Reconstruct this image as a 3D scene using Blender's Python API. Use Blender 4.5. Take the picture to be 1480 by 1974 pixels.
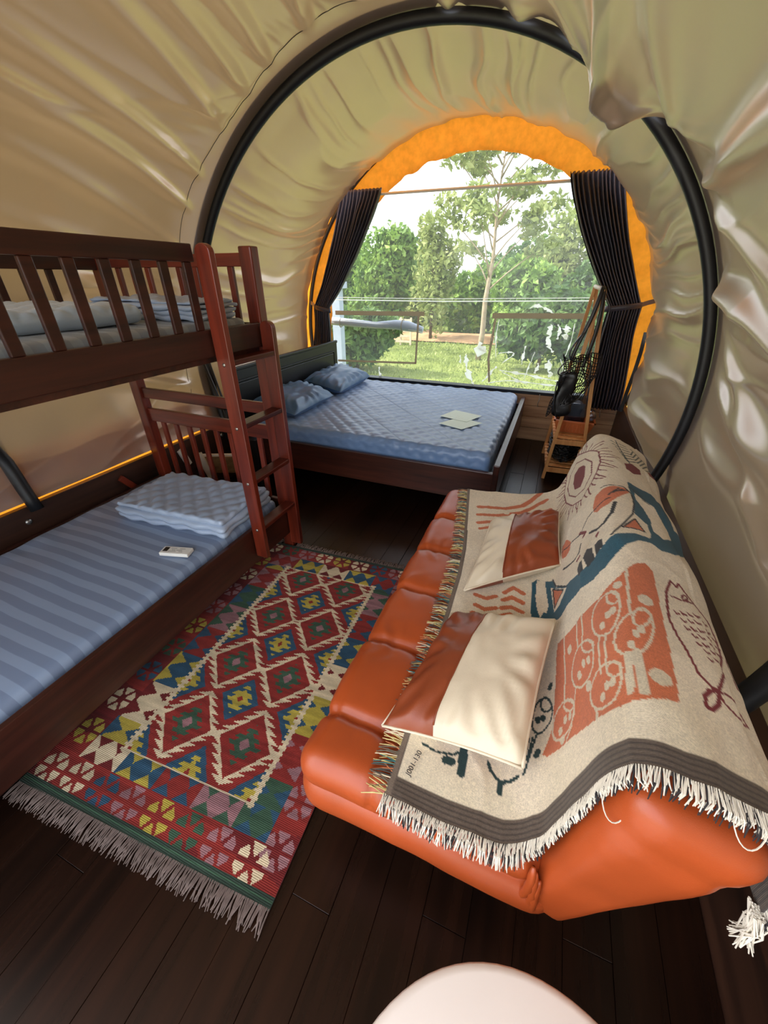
import bpy, math, random
import numpy as np
from mathutils import Vector, Matrix
for _o in list(bpy.data.objects): bpy.data.objects.remove(_o)
SC = bpy.context.scene
COL = SC.collection
rnd = random.Random(7)
rad = math.radians

# ---------------------------------------------------------------- camera
cam = bpy.data.cameras.new('camera'); cam_o = bpy.data.objects.new('camera', cam); COL.objects.link(cam_o)
cam.sensor_fit = 'VERTICAL'; cam.sensor_height = 24.0; cam.sensor_width = 18.0
cam.lens = 755.0 / 1974.0 * 24.0
cam.clip_start = 0.02; cam.clip_end = 500
cam_o.location = (0, 0, 1.55); cam_o.rotation_euler = (rad(90 - 30.9), 0, rad(22.1))
SC.camera = cam_o

# ---------------------------------------------------------------- sky, sun, exposure
world = bpy.data.worlds.new('sky'); SC.world = world; world.use_nodes = True
wn = world.node_tree.nodes; wl = world.node_tree.links; wn.clear()
w_out = wn.new('ShaderNodeOutputWorld'); w_bg = wn.new('ShaderNodeBackground'); w_sky = wn.new('ShaderNodeTexSky')
w_mix = wn.new('ShaderNodeMix'); w_mix.data_type = 'RGBA'
w_sky.sky_type = 'NISHITA'; w_sky.sun_disc = False; w_sky.sun_elevation = rad(46); w_sky.sun_rotation = rad(-120)
w_sky.air_density = 1.0; w_sky.dust_density = 3.0
w_mix.inputs[0].default_value = 0.6; w_mix.inputs[7].default_value = (7.0, 7.2, 7.5, 1)
wl.new(w_sky.outputs[0], w_mix.inputs[6]); wl.new(w_mix.outputs[2], w_bg.inputs[0]); wl.new(w_bg.outputs[0], w_out.inputs[0])
w_bg.inputs[1].default_value = 0.22
sun = bpy.data.lights.new('sun', 'SUN'); sun.energy = 3.4; sun.angle = rad(1.5); sun.color = (1.0, 0.93, 0.82)
sun_o = bpy.data.objects.new('sun', sun); COL.objects.link(sun_o)
SUN_TO = Vector((-0.70, -0.12, 0.70)).normalized()
sun_o.rotation_euler = SUN_TO.to_track_quat('Z', 'Y').to_euler(); sun_o.location = (-6, -3, 8)
vs = SC.view_settings
vs.view_transform = 'Standard'; vs.look = 'None'; vs.gamma = 1.0; vs.use_curve_mapping = False; vs.exposure = 1.4

# ---------------------------------------------------------------- helpers
def lin(r, g, b):
    return tuple(((c / 255) / 12.92 if c / 255 <= .04045 else ((c / 255 + .055) / 1.055) ** 2.4) for c in (r, g, b)) + (1,)

def wpos(o):
    p = Vector((0, 0, 0))
    while o is not None:
        p = p + Vector(o.location); o = o.parent
    return p

def tag(o, label=None, cat=None, group=None, kind=None):
    if label: o['label'] = label
    if cat: o['category'] = cat
    if group: o['group'] = group
    if kind: o['kind'] = kind
    return o

def thing(name, label, cat, loc=(0, 0, 0), group=None):
    o = bpy.data.objects.new(name, None); COL.objects.link(o); o.location = loc; o.empty_display_size = .1
    return tag(o, label, cat, group)

def obj(name, V, F, mat, parent=None, smooth=False, bevel=0, subsurf=0, origin=None):
    """One mesh object from world-space vertices V (Nx3) and faces F."""
    V = np.asarray(V, float).reshape(-1, 3)
    if parent is not None: off = np.array(wpos(parent))
    elif origin is not None: off = np.array(origin, float)
    else: off = np.array([V[:, 0].mean(), V[:, 1].mean(), V[:, 2].min()])
    me = bpy.data.meshes.new(name)
    F = F.tolist() if isinstance(F, np.ndarray) else F
    me.from_pydata((V - off).tolist(), [], F); me.update()
    if mat is not None: me.materials.append(mat)
    if smooth: me.polygons.foreach_set('use_smooth', [True] * len(me.polygons))
    o = bpy.data.objects.new(name, me); COL.objects.link(o)
    if parent is not None: o.parent = parent
    else: o.location = off
    if bevel:
        m = o.modifiers.new('bevel', 'BEVEL'); m.width = bevel; m.segments = 2; m.limit_method = 'ANGLE'
    if subsurf:
        m = o.modifiers.new('sub', 'SUBSURF'); m.levels = subsurf; m.render_levels = subsurf
    return o

def struct(o): o['kind'] = 'structure'; return o

BOXF = [(0, 3, 2, 1), (4, 5, 6, 7), (0, 1, 5, 4), (1, 2, 6, 5), (2, 3, 7, 6), (3, 0, 4, 7)]
def boxv(x0, x1, y0, y1, z0, z1):
    return [(x0, y0, z0), (x1, y0, z0), (x1, y1, z0), (x0, y1, z0), (x0, y0, z1), (x1, y0, z1), (x1, y1, z1), (x0, y1, z1)]
def box(name, x0, x1, y0, y1, z0, z1, mat, parent=None, bevel=.004):
    return obj(name, boxv(x0, x1, y0, y1, z0, z1), BOXF, mat, parent, bevel=bevel)

def join(parts):
    V = []; F = []; n = 0
    for v, f in parts:
        V += [tuple(p) for p in v]; F += [tuple(i + n for i in q) for q in f]; n = len(V)
    return V, F

def beamv(p, q, w, h, up=(0, 0, 1)):
    p = Vector(p); q = Vector(q); d = (q - p).normalized(); up = Vector(up)
    s = d.cross(up)
    if s.length < 1e-4: s = d.cross(Vector((0, 1, 0)))
    s.normalize(); u = s.cross(d)
    V = []
    for c in (p, q):
        for a, b in ((-1, -1), (1, -1), (1, 1), (-1, 1)):
            V.append(tuple(c + s * (a * w / 2) + u * (b * h / 2)))
    return V, [(0, 1, 2, 3), (4, 7, 6, 5), (0, 4, 5, 1), (1, 5, 6, 2), (2, 6, 7, 3), (3, 7, 4, 0)]
def beam(name, p, q, w, h, mat, parent=None, up=(0, 0, 1), bevel=.003):
    v, f = beamv(p, q, w, h, up); return obj(name, v, f, mat, parent, bevel=bevel)

def tubev(path, r, n=8, cap=True, flat=1.0):
    P = [Vector(p) for p in path]; m = len(P); R = r if hasattr(r, '__len__') else [r] * m
    V = []; F = []; prev = None
    for i in range(m):
        d = (P[min(i + 1, m - 1)] - P[max(i - 1, 0)]).normalized()
        if prev is None:
            a = Vector((0, 0, 1)) if abs(d.z) < .9 else Vector((1, 0, 0))
            s = d.cross(a).normalized()
        else:
            s = (prev - d * prev.dot(d))
            s = s.normalized() if s.length > 1e-6 else d.orthogonal().normalized()
        prev = s; u = d.cross(s)
        for k in range(n):
            t = 2 * math.pi * k / n
            V.append(tuple(P[i] + s * (math.cos(t) * R[i]) + u * (math.sin(t) * R[i] * flat)))
    for i in range(m - 1):
        for k in range(n):
            a = i * n + k; b = i * n + (k + 1) % n
            F.append((a, b, b + n, a + n))
    if cap: F.append(tuple(range(n - 1, -1, -1))); F.append(tuple((m - 1) * n + k for k in range(n)))
    return V, F
def tube(name, path, r, mat, parent=None, n=10, flat=1.0):
    v, f = tubev(path, r, n, True, flat); return obj(name, v, f, mat, parent, smooth=True)

def gridf(nu, nv, wrap=False):
    i = np.arange(nu - (0 if wrap else 1)); j = np.arange(nv - 1)
    I, J = np.meshgrid(i, j, indexing='ij'); I2 = (I + 1) % nu
    return np.stack([I * nv + J, I2 * nv + J, I2 * nv + J + 1, I * nv + J + 1], -1).reshape(-1, 4)

def lathe(prof, c, n=40):
    V = []; F = []
    for r, z in prof:
        for k in range(n):
            t = 2 * math.pi * k / n; V.append((c[0] + r * math.cos(t), c[1] + r * math.sin(t), c[2] + z))
    for i in range(len(prof) - 1):
        for k in range(n):
            a = i * n + k; b = i * n + (k + 1) % n; F.append((a, b, b + n, a + n))
    F.append(tuple(range(n - 1, -1, -1))); F.append(tuple((len(prof) - 1) * n + k for k in range(n)))
    return V, F

_ng = np.random.RandomState(3).rand(64, 64)
def vnoise(x, y, seed=0):
    x = np.asarray(x, float) + seed * 17.31; y = np.asarray(y, float) + seed * 9.77
    xi = np.floor(x).astype(int); yi = np.floor(y).astype(int); fx = x - xi; fy = y - yi
    fx = fx * fx * (3 - 2 * fx); fy = fy * fy * (3 - 2 * fy)
    g = lambda a, b: _ng[a % 64, b % 64]
    return ((g(xi, yi) * (1 - fx) + g(xi + 1, yi) * fx) * (1 - fy) + (g(xi, yi + 1) * (1 - fx) + g(xi + 1, yi + 1) * fx) * fy) * 2 - 1
def fbm(x, y, seed=0, o=3):
    s = 0; a = 1
    for k in range(o): s = s + a * vnoise(x * 2 ** k, y * 2 ** k, seed + k); a *= .5
    return s
def sstep(a, b, x):
    t = np.clip((x - a) / (b - a), 0, 1); return t * t * (3 - 2 * t)

def soft_box(c, size, r, step, disp=None, warp=None):
    """Rounded box as a welded fine grid; disp(p, n) moves points along their normals; warp maps points."""
    hx, hy, hz = [s / 2 for s in size]; r = min(r, hx, hy, hz); inner = np.array([hx - r, hy - r, hz - r])
    idx = {}; V = []; F = []
    ns = [max(2, int(round(s / step))) for s in size]
    ax = [np.linspace(-h, h, n + 1) for h, n in zip((hx, hy, hz), ns)]
    def vid(i, j, k):
        key = (i, j, k)
        if key not in idx: idx[key] = len(V); V.append((ax[0][i], ax[1][j], ax[2][k]))
        return idx[key]
    nx, ny, nz = ns
    for i in range(nx):
        for j in range(ny):
            F.append((vid(i, j, nz), vid(i + 1, j, nz), vid(i + 1, j + 1, nz), vid(i, j + 1, nz)))
            F.append((vid(i, j, 0), vid(i, j + 1, 0), vid(i + 1, j + 1, 0), vid(i + 1, j, 0)))
    for i in range(nx):
        for k in range(nz):
            F.append((vid(i, 0, k), vid(i + 1, 0, k), vid(i + 1, 0, k + 1), vid(i, 0, k + 1)))
            F.append((vid(i, ny, k), vid(i, ny, k + 1), vid(i + 1, ny, k + 1), vid(i + 1, ny, k)))
    for j in range(ny):
        for k in range(nz):
            F.append((vid(0, j, k), vid(0, j, k + 1), vid(0, j + 1, k + 1), vid(0, j + 1, k)))
            F.append((vid(nx, j, k), vid(nx, j + 1, k), vid(nx, j + 1, k + 1), vid(nx, j, k + 1)))
    P = np.array(V); q = np.clip(P, -inner, inner); d = P - q; l = np.linalg.norm(d, axis=1, keepdims=True)
    n = d / np.maximum(l, 1e-9); P = q + n * r
    if disp is not None: P = P + n * disp(P, n)[:, None]
    if warp is not None: P = warp(P)
    return P + np.array(c), F

def pillowv(corners, h, n=26, pinch=.05, seed=1, wr=.006, sq=.42):
    """Closed cushion spanning four corners (A,B,C,D around); returns top and bottom grids as (V, F)."""
    A, B_, C_, D = [np.array(p, float) for p in corners]
    u = np.linspace(-1, 1, n); U, W = np.meshgrid(u, u, indexing='ij')
    pu = U * (1 - pinch * (1 - W ** 2) * np.abs(U)); pw = W * (1 - pinch * (1 - U ** 2) * np.abs(W))
    s = ((pu + 1) / 2)[..., None]; t = ((pw + 1) / 2)[..., None]
    P = A * (1 - s) * (1 - t) + B_ * s * (1 - t) + C_ * s * t + D * (1 - s) * t
    nrm = np.cross(B_ - A, D - A); nrm /= np.linalg.norm(nrm)
    th = ((1 - np.abs(U) ** 2.6).clip(0) * (1 - np.abs(W) ** 2.6).clip(0)) ** sq
    ang = np.arctan2(W, U); edge = np.maximum(np.abs(U), np.abs(W))
    w = wr * np.sin(ang * 17 + 3 * vnoise(U * 2, W * 2, seed)) * sstep(.45, .8, edge) * (1 - sstep(.9, 1, edge)) + wr * 1.2 * fbm(U * 2.3, W * 2.3, seed)
    w = w * sstep(0, .3, th)
    top = P + nrm * (h * .5 * th + w)[..., None]; bot = P - nrm * (h * .5 * th)[..., None]
    return top, bot, gridf(n, n)

# ---------------------------------------------------------------- materials
def mat_new(name):
    m = bpy.data.materials.new(name); m.use_nodes = True; nt = m.node_tree; nt.nodes.clear()
    out = nt.nodes.new('ShaderNodeOutputMaterial'); b = nt.nodes.new('ShaderNodeBsdfPrincipled')
    nt.links.new(b.outputs[0], out.inputs[0]); return m, nt, b, out
def noise_node(nt, scale, detail=3, stretch=None, rough=.5):
    tc = nt.nodes.new('ShaderNodeTexCoord'); n = nt.nodes.new('ShaderNodeTexNoise')
    n.inputs['Scale'].default_value = scale; n.inputs['Detail'].default_value = detail; n.inputs['Roughness'].default_value = rough
    if stretch:
        mp = nt.nodes.new('ShaderNodeMapping'); mp.inputs['Scale'].default_value = stretch
        nt.links.new(tc.outputs['Object'], mp.inputs[0]); nt.links.new(mp.outputs[0], n.inputs['Vector'])
    else: nt.links.new(tc.outputs['Object'], n.inputs['Vector'])
    return n
def ramp(nt, src, stops):
    r = nt.nodes.new('ShaderNodeValToRGB'); e = r.color_ramp.elements
    while len(e) < len(stops): e.new(.5)
    for el, (p, c) in zip(e, stops): el.position = p; el.color = c
    nt.links.new(src, r.inputs[0]); return r
def bump(nt, b, src, strength=.2, dist=.01):
    bp = nt.nodes.new('ShaderNodeBump'); bp.inputs['Strength'].default_value = strength; bp.inputs['Distance'].default_value = dist
    nt.links.new(src, bp.inputs['Height']); nt.links.new(bp.outputs[0], b.inputs['Normal']); return bp

def m_plain(name, col, rough=.5, metal=0, spec=.5, var=.12, scale=12, bmp=.05, sheen=0, coat=0):
    m, nt, b, o = mat_new(name)
    n = noise_node(nt, scale, 4)
    c2 = tuple(min(1, x * (1 + var)) for x in col[:3]) + (1,); c1 = tuple(x * (1 - var) for x in col[:3]) + (1,)
    r = ramp(nt, n.outputs[0], [(.3, c1), (.7, c2)]); nt.links.new(r.outputs[0], b.inputs['Base Color'])
    b.inputs['Roughness'].default_value = rough; b.inputs['Metallic'].default_value = metal; b.inputs['Specular IOR Level'].default_value = spec
    b.inputs['Sheen Weight'].default_value = sheen; b.inputs['Coat Weight'].default_value = coat
    if bmp:
        n2 = noise_node(nt, scale * 12, 3); bump(nt, b, n2.outputs[0], bmp, .004)
    return m
def m_wood(name, dark, light, axis=1, rough=.38, scale=1.0, coat=.15, spec=.5):
    m, nt, b, o = mat_new(name)
    st = [26 * scale] * 3; st[axis] = 1.6 * scale
    n = noise_node(nt, 1.0, 5, st, .62); st2 = [7 * scale] * 3; st2[axis] = .5 * scale
    n2 = noise_node(nt, 1.0, 2, st2)
    mx = nt.nodes.new('ShaderNodeMath'); mx.operation = 'ADD'
    ml = nt.nodes.new('ShaderNodeMath'); ml.operation = 'MULTIPLY'; ml.inputs[1].default_value = .6
    nt.links.new(n2.outputs[0], ml.inputs[0]); nt.links.new(n.outputs[0], mx.inputs[0]); nt.links.new(ml.outputs[0], mx.inputs[1])
    r = ramp(nt, mx.outputs[0], [(.55, dark), (1.0, light)]); nt.links.new(r.outputs[0], b.inputs['Base Color'])
    b.inputs['Roughness'].default_value = rough; b.inputs['Coat Weight'].default_value = coat; b.inputs['Coat Roughness'].default_value = .25
    b.inputs['Specular IOR Level'].default_value = spec
    bump(nt, b, n.outputs[0], .12, .003); return m
def m_leather(name, col, var=.18, rough=.38):
    m, nt, b, o = mat_new(name)
    n = noise_node(nt, 5, 4); c1 = tuple(x * (1 - var) for x in col[:3]) + (1,); c2 = tuple(min(1, x * (1 + var)) for x in col[:3]) + (1,)
    r = ramp(nt, n.outputs[0], [(.3, c1), (.7, c2)]); nt.links.new(r.outputs[0], b.inputs['Base Color'])
    b.inputs['Roughness'].default_value = rough
    tc = nt.nodes.new('ShaderNodeTexCoord'); v = nt.nodes.new('ShaderNodeTexVoronoi'); v.inputs['Scale'].default_value = 420
    nt.links.new(tc.outputs['Object'], v.inputs['Vector']); bump(nt, b, v.outputs['Distance'], .12, .001); return m
def m_vcol(name, rough=.9, weave=None, sheen=.2):
    m, nt, b, o = mat_new(name)
    a = nt.nodes.new('ShaderNodeVertexColor'); a.layer_name = 'pattern'
    n = noise_node(nt, 90, 3, weave[0] if weave else None)
    mx = nt.nodes.new('ShaderNodeMix'); mx.data_type = 'RGBA'; mx.blend_type = 'MULTIPLY'; mx.inputs[0].default_value = 1
    r = ramp(nt, n.outputs[0], [(.25, (.78, .78, .78, 1)), (.75, (1.15, 1.15, 1.15, 1))])
    nt.links.new(a.outputs[0], mx.inputs[6]); nt.links.new(r.outputs[0], mx.inputs[7]); nt.links.new(mx.outputs[2], b.inputs['Base Color'])
    b.inputs['Roughness'].default_value = rough; b.inputs['Sheen Weight'].default_value = sheen; b.inputs['Specular IOR Level'].default_value = .2
    if weave:
        tc = nt.nodes.new('ShaderNodeTexCoord'); w = nt.nodes.new('ShaderNodeTexWave'); w.bands_direction = weave[1]; w.inputs['Scale'].default_value = weave[2]
        w.inputs['Distortion'].default_value = .6; w.inputs['Detail'].default_value = 1
        nt.links.new(tc.outputs['Object'], w.inputs['Vector']); bump(nt, b, w.outputs['Fac'], .35, .003)
    return m
def m_cloth(name, col, trans, rough=.45, spec=.5, sheen=.3, var=.06, scale=3, tcol=None, weave=0):
    """Cloth that lets part of the daylight through."""
    m, nt, b, o = mat_new(name)
    n = noise_node(nt, scale, 4); c1 = tuple(x * (1 - var) for x in col[:3]) + (1,); c2 = tuple(min(1, x * (1 + var)) for x in col[:3]) + (1,)
    r = ramp(nt, n.outputs[0], [(.3, c1), (.7, c2)]); nt.links.new(r.outputs[0], b.inputs['Base Color'])
    b.inputs['Roughness'].default_value = rough; b.inputs['Specular IOR Level'].default_value = spec; b.inputs['Sheen Weight'].default_value = sheen; b.inputs['Sheen Roughness'].default_value = .4
    t = nt.nodes.new('ShaderNodeBsdfTranslucent'); mx = nt.nodes.new('ShaderNodeMixShader'); mx.inputs[0].default_value = trans
    t.inputs[0].default_value = tcol or col
    nt.links.new(b.outputs[0], mx.inputs[1]); nt.links.new(t.outputs[0], mx.inputs[2]); nt.links.new(mx.outputs[0], o.inputs[0])
    if weave:
        n2 = noise_node(nt, weave, 2); bump(nt, b, n2.outputs[0], .15, .002)
    return m
def m_film(name, tint, gloss=.06, rough=.05, haze=0):
    m, nt, b, o = mat_new(name); nt.nodes.remove(b)
    t = nt.nodes.new('ShaderNodeBsdfTransparent'); t.inputs[0].default_value = tint
    g = nt.nodes.new('ShaderNodeBsdfGlossy'); g.inputs['Roughness'].default_value = rough
    lw = nt.nodes.new('ShaderNodeLayerWeight'); lw.inputs[0].default_value = .35
    mp = nt.nodes.new('ShaderNodeMapRange'); mp.inputs[3].default_value = gloss; mp.inputs[4].default_value = .6
    nt.links.new(lw.outputs['Facing'], mp.inputs[0])
    n = noise_node(nt, 6, 3); bp = nt.nodes.new('ShaderNodeBump'); bp.inputs['Strength'].default_value = .25; bp.inputs['Distance'].default_value = .02
    nt.links.new(n.outputs[0], bp.inputs['Height']); nt.links.new(bp.outputs[0], g.inputs['Normal'])
    mx = nt.nodes.new('ShaderNodeMixShader'); nt.links.new(mp.outputs[0], mx.inputs[0]); nt.links.new(t.outputs[0], mx.inputs[1]); nt.links.new(g.outputs[0], mx.inputs[2])
    if haze:                                              # slightly milky vinyl
        tr = nt.nodes.new('ShaderNodeBsdfTranslucent'); tr.inputs[0].default_value = (.95, .96, .95, 1)
        m2 = nt.nodes.new('ShaderNodeMixShader'); m2.inputs[0].default_value = haze
        nt.links.new(mx.outputs[0], m2.inputs[1]); nt.links.new(tr.outputs[0], m2.inputs[2]); nt.links.new(m2.outputs[0], o.inputs[0])
    else: nt.links.new(mx.outputs[0], o.inputs[0])
    return m
def m_leaf(name, c1, c2, c3):
    m, nt, b, o = mat_new(name)
    n = noise_node(nt, 2.2, 5); r = ramp(nt, n.outputs[0], [(.3, c1), (.5, c2), (.72, c3)]); nt.links.new(r.outputs[0], b.inputs['Base Color'])
    b.inputs['Roughness'].default_value = .5; b.inputs['Specular IOR Level'].default_value = .3
    t = nt.nodes.new('ShaderNodeBsdfTranslucent'); nt.links.new(r.outputs[0], t.inputs[0])
    mx = nt.nodes.new('ShaderNodeMixShader'); mx.inputs[0].default_value = .3
    nt.links.new(b.outputs[0], mx.inputs[1]); nt.links.new(t.outputs[0], mx.inputs[2]); nt.links.new(mx.outputs[0], o.inputs[0]); return m

M = {}
M['floor'] = m_wood('dark_floor_wood', lin(16, 9, 6), lin(38, 21, 13), 1, .27, .8, .0, .25)
M['dark_wood'] = m_wood('dark_brown_wood', lin(33, 15, 10), lin(70, 33, 22), 1, .35)
M['dark_wood_x'] = m_wood('dark_brown_wood_across', lin(36, 17, 12), lin(80, 40, 28), 0, .35)
M['red_wood_z'] = m_wood('red_brown_wood_upright', lin(64, 18, 10), lin(128, 48, 28), 2, .3, 1.0, .3)
M['red_wood_x'] = m_wood('red_brown_wood_across', lin(64, 18, 10), lin(122, 46, 28), 0, .3, 1.0, .3)
M['red_wood_y'] = m_wood('red_brown_wood_along', lin(50, 16, 10), lin(98, 36, 22), 1, .3, 1.0, .12)
M['board'] = m_wood('side_board_wood', lin(34, 20, 14), lin(74, 46, 33), 1, .45, .6, .05)
M['black_wood'] = m_wood('black_painted_wood', lin(14, 15, 19), lin(24, 26, 32), 1, .38, 1, .0, .3)
M['plank'] = m_wood('weathered_plank', lin(136, 100, 72), lin(206, 168, 130), 0, .7, .7, 0)
M['beech'] = m_wood('pale_rack_wood', lin(190, 124, 66), lin(226, 168, 104), 2, .5, 1, .05)
M['crate'] = m_wood('crate_wood', lin(120, 86, 50), lin(165, 124, 78), 0, .6, 1, 0)
M['liner'] = m_cloth('satin_liner', lin(172, 158, 146), .05, .25, .9, .15, .05, 1.5, lin(214, 176, 120))
M['liner'].node_tree.nodes['Principled BSDF'].inputs['Metallic'].default_value = .45
M['canvas'] = m_cloth('orange_canvas', lin(190, 118, 40), .36, .8, .2, .1, .30, 22, lin(238, 152, 44), 180)
M['hoop'] = m_plain('black_hoop_cover', lin(26, 28, 32), .45, 0, .5, .1, 8, .05)
M['curtain'] = m_cloth('charcoal_curtain', lin(66, 66, 80), .01, .34, .5, .0, .05, 4)
M['orange_leather'] = m_leather('orange_leather', lin(172, 76, 34), .12, .34)
M['brown_leather'] = m_leather('brown_leather', lin(140, 66, 36))
M['cream_leather'] = m_leather('cream_leather', lin(226, 212, 186), .05, .45)
M['black_plastic'] = m_plain('black_plastic', lin(20, 20, 22), .35, 0, .5, .1, 20, .03)
M['white_paint'] = m_plain('white_table_top', lin(236, 228, 222), .35, 0, .5, .02, 6, .02)
M['white_plastic'] = m_plain('white_plastic', lin(238, 236, 226), .4, 0, .5, .02, 6, .0)
M['metal'] = m_plain('steel', lin(180, 178, 172), .3, .9, .5, .05, 30, .02)
M['rod'] = m_plain('grey_rod', lin(244, 244, 242), .35, 0, .5, .03, 10, .02)
M['tape'] = m_cloth('grey_tape', lin(196, 186, 168), .6, .6, .3, 0, .06, 10)
M['paper'] = m_plain('pale_green_paper', lin(224, 246, 238), .7, 0, .3, .03, 60, .0)
M['ink'] = m_plain('ink', lin(40, 40, 44), .6, 0, .3, .05, 60, .0)
M['grey_ink'] = m_plain('grey_ink', lin(150, 148, 140), .6, 0, .3, .05, 60, .0)
M['film'] = m_film('clear_vinyl', (.78, .79, .79, 1), .03, .08, .05)
M['glare_crease'] = m_cloth('white_vinyl_glare_and_seam', lin(254, 254, 252), .88, .15, .8, 0, .02, 10)  # white translucent colour painting crease glare; weld seams and roll folds share it
M['box_film'] = m_film('clear_plastic', (.55, .6, .68, 1), .10, .15)
M['basket'] = m_plain('orange_basket', lin(196, 110, 60), .45, 0, .5, .08, 12, .03)
M['post_paint'] = m_plain('pale_blue_paint', lin(176, 190, 208), .5, 0, .4, .05, 8, .02)
M['earth'] = m_plain('dry_earth', lin(176, 140, 104), .9, 0, .2, .25, 2.0, .3)
M['bark'] = m_plain('pale_bark', lin(168, 150, 126), .85, 0, .2, .2, 9, .3)
M['dark_bark'] = m_plain('dark_bark', lin(96, 80, 62), .85, 0, .2, .2, 9, .3)
M['pale_wood'] = m_plain('pale_pallet_wood', lin(214, 196, 170), .8, 0, .2, .1, 9, .1)
M['fringe'] = m_plain('grey_fringe', lin(118, 104, 98), .9, 0, .2, .2, 40, .0)
M['fringe_white'] = m_plain('white_fringe', lin(226, 220, 206), .9, 0, .2, .1, 60, .0)
M['fringe_dark'] = m_plain('dark_fringe', lin(52, 50, 52), .9, 0, .2, .1, 60, .0)
M['fringe_mix'] = m_vcol('mixed_fringe', .9)

def m_sheet(name, c1, c2, c3, axis, per, rough=.32):
    m, nt, b, o = mat_new(name)
    tc = nt.nodes.new('ShaderNodeTexCoord'); sp = nt.nodes.new('ShaderNodeSeparateXYZ'); nt.links.new(tc.outputs['Object'], sp.inputs[0])
    n = noise_node(nt, 2.0, 2)
    a = nt.nodes.new('ShaderNodeMath'); a.operation = 'MULTIPLY_ADD'; nt.links.new(n.outputs[0], a.inputs[0]); a.inputs[1].default_value = .05; nt.links.new(sp.outputs[axis], a.inputs[2])
    d = nt.nodes.new('ShaderNodeMath'); d.operation = 'DIVIDE'; d.inputs[1].default_value = per; nt.links.new(a.outputs[0], d.inputs[0])
    f = nt.nodes.new('ShaderNodeMath'); f.operation = 'FRACT'; nt.links.new(d.outputs[0], f.inputs[0])
    r = ramp(nt, f.outputs[0], [(.0, c1), (.46, c1), (.5, c2), (.96, c2)]); nt.links.new(r.outputs[0], b.inputs['Base Color'])
    rr = ramp(nt, f.outputs[0], [(.46, (rough,) * 3 + (1,)), (.5, (rough + .18,) * 3 + (1,))]); nt.links.new(rr.outputs[0], b.inputs['Roughness'])
    b.inputs['Sheen Weight'].default_value = .1; return m
M['stripe'] = m_sheet('blue_striped_satin', lin(142, 160, 186), lin(120, 136, 162), None, 1, .074)
M['stripe_grey'] = m_sheet('grey_striped_satin', lin(150, 158, 164), lin(136, 144, 150), None, 1, .074)
M['quilt_blue'] = m_plain('blue_quilted_satin', lin(112, 142, 184), .32, 0, .55, .06, 4, .06, .12)
M['quilt_grey'] = m_plain('silver_blue_quilted_satin', lin(166, 182, 204), .28, 0, .6, .06, 4, .06, .12)
M['quilt_side'] = m_plain('pale_quilted_side', lin(176, 192, 206), .36, 0, .5, .06, 4, .06, .4)
M['pillow'] = m_plain('steel_blue_satin', lin(58, 100, 144), .36, 0, .5, .08, 4, .05, .08)
M['rug'] = m_vcol('kilim_wool', .95, ((1, 6, 1), 'Y', 62), .1)
M['throw'] = m_vcol('woven_throw', .92, ((3, 3, 3), 'Y', 110), .15)
M['leaf'] = m_leaf('green_leaf', lin(78, 108, 50), lin(116, 150, 66), lin(168, 194, 100))
M['leaf_dark'] = m_leaf('dark_green_leaf', lin(54, 84, 46), lin(88, 120, 62), lin(136, 164, 94))
M['leaf_pale'] = m_leaf('pale_olive_leaf', lin(106, 122, 68), lin(148, 162, 94), lin(186, 192, 128))
def m_grass():
    m, nt, b, o = mat_new('lawn')
    n = noise_node(nt, .35, 6, None, .65); r = ramp(nt, n.outputs[0], [(.35, lin(94, 106, 56)), (.5, lin(124, 138, 72)), (.66, lin(150, 156, 94))])
    nt.links.new(r.outputs[0], b.inputs['Base Color']); b.inputs['Roughness'].default_value = .9; b.inputs['Specular IOR Level'].default_value = .1
    n2 = noise_node(nt, 14, 5); bump(nt, b, n2.outputs[0], 1.0, .08); return m
M['grass'] = m_grass()

# ================================================================ the wagon shell
FX0, FX1, FY0, FY1 = -2.49, 0.70, -0.72, 4.50
# floor: separate planks on a base slab
fl = struct(box('floor', FX0 - .04, FX1 + .04, FY0, FY1, -.10, -.022, M['floor'], None, 0))
pw = (FX1 - FX0) / 26
for i in range(26):
    x0 = FX0 + i * pw; cuts = [FY0, FY0 + .8 + 1.1 * ((i * 37) % 11) / 11, FY0 + 3.2 + 1.2 * ((i * 53) % 7) / 7, FY1]
    for a, b in zip(cuts[:-1], cuts[1:]):
        dz = -.002 * ((i * 7 + int(a * 10)) % 3) / 2
        box('plank', x0 + .0005, x0 + pw - .0005, a + .0005, b - .0005, -.022, dz, M['floor'], fl, .0012)
wl_ = struct(box('wall_left', FX0 - .04, FX0, FY0, FY1, -.10, .48, M['board'], None, .004))
wr_ = struct(box('wall_right', FX1, FX1 + .04, FY0, FY1, -.10, .50, M['board'], None, .004))
for y in (.95, 2.45):
    v, f = lathe([(.016, 0), (.016, .006), (.008, .010)], (0, 0, 0), 14)
    v = [(FX0 + p[2], y + p[0], .40 + p[1]) for p in v]; obj('bolt', v, f, M['metal'], wl_, smooth=True)
wb = struct(box('wall_back', FX0, FX1, FY1 - .02, FY1 + .02, -.10, .02, M['plank'], None, .003))
for k in range(4):
    box('plank', FX0, FX1, FY1 - .025 - .004 * (k % 2), FY1 + .015, .02 + k * .118, .02 + (k + 1) * .118 - .004, M['plank'], wb, .004)
beam('sill', (FX0 + .002, FY1 + .02, .505), (FX1 - .002, FY1 + .02, .505), .115, .03, M['black_wood'], wb)
for x in (-.05, .18):
    tube('hook', [(x, 4.46, .50), (x + .004, 4.45, .45), (x - .003, 4.45, .41), (x + .004, 4.452, .37)], .004, M['metal'], wb, 6)
for x in (-1.1, .55):
    tube('hook', [(x, 4.462, .42), (x, 4.45, .36), (x + .01, 4.45, .33)], .004, M['metal'], wb, 6)

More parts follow.
